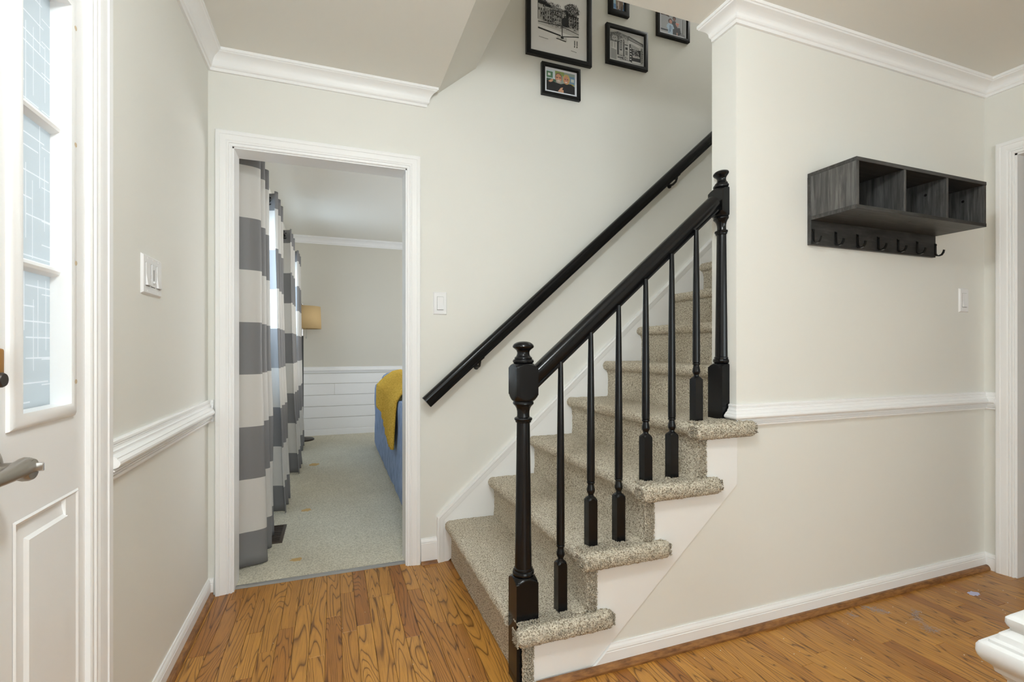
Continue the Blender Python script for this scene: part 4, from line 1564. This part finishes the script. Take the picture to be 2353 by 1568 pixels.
for (a, b) in secs:
    cushion('back_shell', 0.436, 0.57, a, b, 0.015, 0.70, 0.03, sofa, 0.03)
    cushion('back_cushion', 0.50, 0.75, a + 0.02, b - 0.02, 0.42, 0.82, 0.09, sofa, 0.03)
    cushion('seat_cushion', 0.62, 1.35, a + 0.01, b - 0.01, 0.24, 0.48, 0.06, sofa, 0.02)
cushion('seat_base', 0.50, 1.34, secs[2][0], secs[0][1], 0.02, 0.25, 0.02, sofa)
cushion('arm', 0.46, 1.36, secs[0][1], secs[0][1] + 0.13, 0.015, 0.66, 0.06, sofa)
cushion('arm', 0.46, 1.36, secs[2][0] - 0.2, secs[2][0], 0.015, 0.66, 0.06, sofa)

bm = B()
path = [(0.66, 0.885), (0.58, 0.870), (0.50, 0.815), (0.450, 0.765), (0.426, 0.715), (0.420, 0.64), (0.418, 0.56), (0.416, 0.48), (0.414, 0.37)]
nu = 64
fine = []
for i in range(len(path) - 1):
    for k in range(5):
        t = k / 5
        fine.append((path[i][0] * (1 - t) + path[i + 1][0] * t, path[i][1] * (1 - t) + path[i + 1][1] * t))
fine.append(path[-1])
rows = []
for j, (px, pz) in enumerate(fine):
    t = j / (len(fine) - 1)
    row = []
    for i in range(nu + 1):
        s = i / nu
        y = 3.50 + (5.08 - 3.50) * s + 0.10 * t * (0.5 - s)
        rib = 0.016 * abs(math.sin(s * math.pi * 15)) ** 0.7
        zz = pz
        # the near part hangs lower than the far part
        low = 0.0
        if t > 0.4:
            low = (t - 0.4) / 0.6
            zz = pz + low * (0.17 * max(0, min(1, (s - 0.42) / 0.2)))
        x = px - rib - 0.012 * low * math.sin(s * 9 + 1)
        row.append(bm.verts.new((x, y, zz + 0.004 * noise.noise(Vector((s * 9, t * 9, 1))))))
    rows.append(row)
for a, b in zip(rows, rows[1:]):
    for i in range(nu):
        bm.faces.new((a[i], a[i + 1], b[i + 1], b[i]))
th = obj('throw_blanket', bm, 'mustard_knit', None, sharp=180)
th.modifiers.new('thickness', 'SOLIDIFY').thickness = 0.010
tag(th, 'mustard ribbed knit throw draped over the back of the sofa', 'blanket')

# ------------------------------------------------------------------ white post at the lower right
post = empty('pedestal_post')
tag(post, 'white square post with stepped moulded cap in the lower right corner', 'post')
cxp, cyp, hp = 0.83 + 0.09, 0.37 - 0.09, 0.09


def sq_prof(bm, prof):
    rings = []
    for d, z in prof:
        e = hp + d
        rr = min(0.004, e * 0.1)
        pts = []
        for (sx_, sy_, a0) in ((1, 1, 0), (-1, 1, math.pi / 2), (-1, -1, math.pi), (1, -1, 3 * math.pi / 2)):
            for k in range(4):
                a = a0 + k / 3 * math.pi / 2
                pts.append((cxp + sx_ * (e - rr) + rr * math.cos(a), cyp + sy_ * (e - rr) + rr * math.sin(a), z))
        rings.append([bm.verts.new(p) for p in pts])
    k = len(rings[0])
    for a, b in zip(rings, rings[1:]):
        for j in range(k):
            bm.faces.new((a[j], a[(j + 1) % k], b[(j + 1) % k], b[j]))
    bm.faces.new(list(reversed(rings[0])))
    bm.faces.new(rings[-1])


bm = B()
sq_prof(bm, [(0.0, 0.655), (0.0, 0.664), (0.002, 0.666), (0.005, 0.670), (0.009, 0.673), (0.010, 0.678), (0.0115, 0.680), (0.018, 0.685), (0.0215, 0.690), (0.0228, 0.696), (0.0225, 0.704), (0.0205, 0.708),
              (0.0150, 0.7095), (0.0135, 0.7105), (0.0130, 0.714), (0.0085, 0.7165), (0.0075, 0.719), (0.0060, 0.7235), (0.0005, 0.727), (-0.002, 0.731), (-0.0015, 0.734), (0.0005, 0.736), (0.0018, 0.740), (0.0015, 0.746), (-0.002, 0.750), (-0.006, 0.751)])
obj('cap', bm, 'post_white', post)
bm = B()
sq_prof(bm, [(0.0, 0.0), (0.0, 0.655)])
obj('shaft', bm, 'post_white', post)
bm = B()
sq_prof(bm, [(0.016, 0.0), (0.016, 0.085), (0.012, 0.095), (0.004, 0.105), (0.0005, 0.11)])
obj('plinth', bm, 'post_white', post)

# ------------------------------------------------------------------ ceiling lamp of the hall (above and behind the viewer)
cl = empty('ceiling_lamp')
tag(cl, 'frosted dome ceiling lamp of the hall', 'lamp')
CLX, CLY = 0.24, 0.42
bm = B()
turned(bm, CLX, CLY, [(0.17, ZC), (0.17, ZC - 0.02), (0.16, ZC - 0.03)], None, 32)
obj('canopy', bm, 'brushed_nickel', cl)
bm = B()
turned(bm, CLX, CLY, [(0.155, ZC - 0.025), (0.15, ZC - 0.05), (0.12, ZC - 0.08), (0.06, ZC - 0.10), (0.01, ZC - 0.105)], None, 32)
obj('diffuser', bm, 'lamp_glass', cl)
ll = bpy.data.lights.new('lamp_bulb', 'POINT')
ll.energy = 27
ll.shadow_soft_size = 0.09
ll.color = (0.90, 0.98, 1.0)
lo = bpy.data.objects.new('lamp_bulb', ll)
lo.location = (CLX, CLY, ZC - 0.26)
COL.objects.link(lo)

# ------------------------------------------------------------------ marks and lint on the oak floor
def lint(label, pts, seed, n=60):
    r = random.Random(seed)
    bm = B()
    for _ in range(n):
        i = r.randrange(len(pts) - 1)
        t = r.random()
        x = pts[i][0] * (1 - t) + pts[i + 1][0] * t + r.gauss(0, 0.006)
        y = pts[i][1] * (1 - t) + pts[i + 1][1] * t + r.gauss(0, 0.006)
        a = r.uniform(0, 6.28)
        q_ = [(x, y, 0.0012)]
        for k in range(4):
            a += r.uniform(-1, 1)
            q_.append((q_[-1][0] + 0.006 * math.cos(a), q_[-1][1] + 0.006 * math.sin(a), 0.0010 + r.random() * 0.002))
        tube(bm, q_, 0.00035, 3)
    o = obj('lint_clump', bm, 'lint', None)
    tag(o, label, 'lint', 'bits of lint on the oak floor')
    return o


lint('grey lint streak near the quarter-round of the stair wall', [(2.10, 1.405), (2.14, 1.375), (2.16, 1.335)], 1, 55)
lint('largest curl of grey lint on the oak floor', [(2.29, 1.31), (2.23, 1.275), (2.20, 1.235), (2.175, 1.20), (2.22, 1.19)], 2, 80)
lint('short grey lint thread left of the other lint', [(2.01, 1.395), (2.0, 1.365)], 3, 14)
bm = B()
blob(bm, 2.692, 1.311, 0.028, 0.018, 0.0003, 77)  # flat pale lavender oval lying on the boards
tag(obj('lavender_mark', bm, 'scrap', None), 'pale lavender oval mark on the oak floor', 'scrap')
bm = B()
r = random.Random(4)
for _ in range(90):
    x, y = r.uniform(1.2, 3.0), r.uniform(0.8, 1.40)
    if x < 1.9 and r.random() < 0.6:
        continue
    s_ = r.uniform(0.0008, 0.0022)
    blob(bm, x, y, s_, s_, 0.0002, r.randrange(9999), 6, 0.0006)
for _ in range(14):
    x, y = r.uniform(-0.46, 0.5), r.uniform(1.5, 2.45)
    blob(bm, x, y, 0.0014, 0.0014, 0.0002, r.randrange(9999), 6, 0.0006)
o = obj('paint_specks', bm, 'speck', None)
tag(o, 'tiny white paint specks scattered on the oak floor', 'specks', kind='stuff')
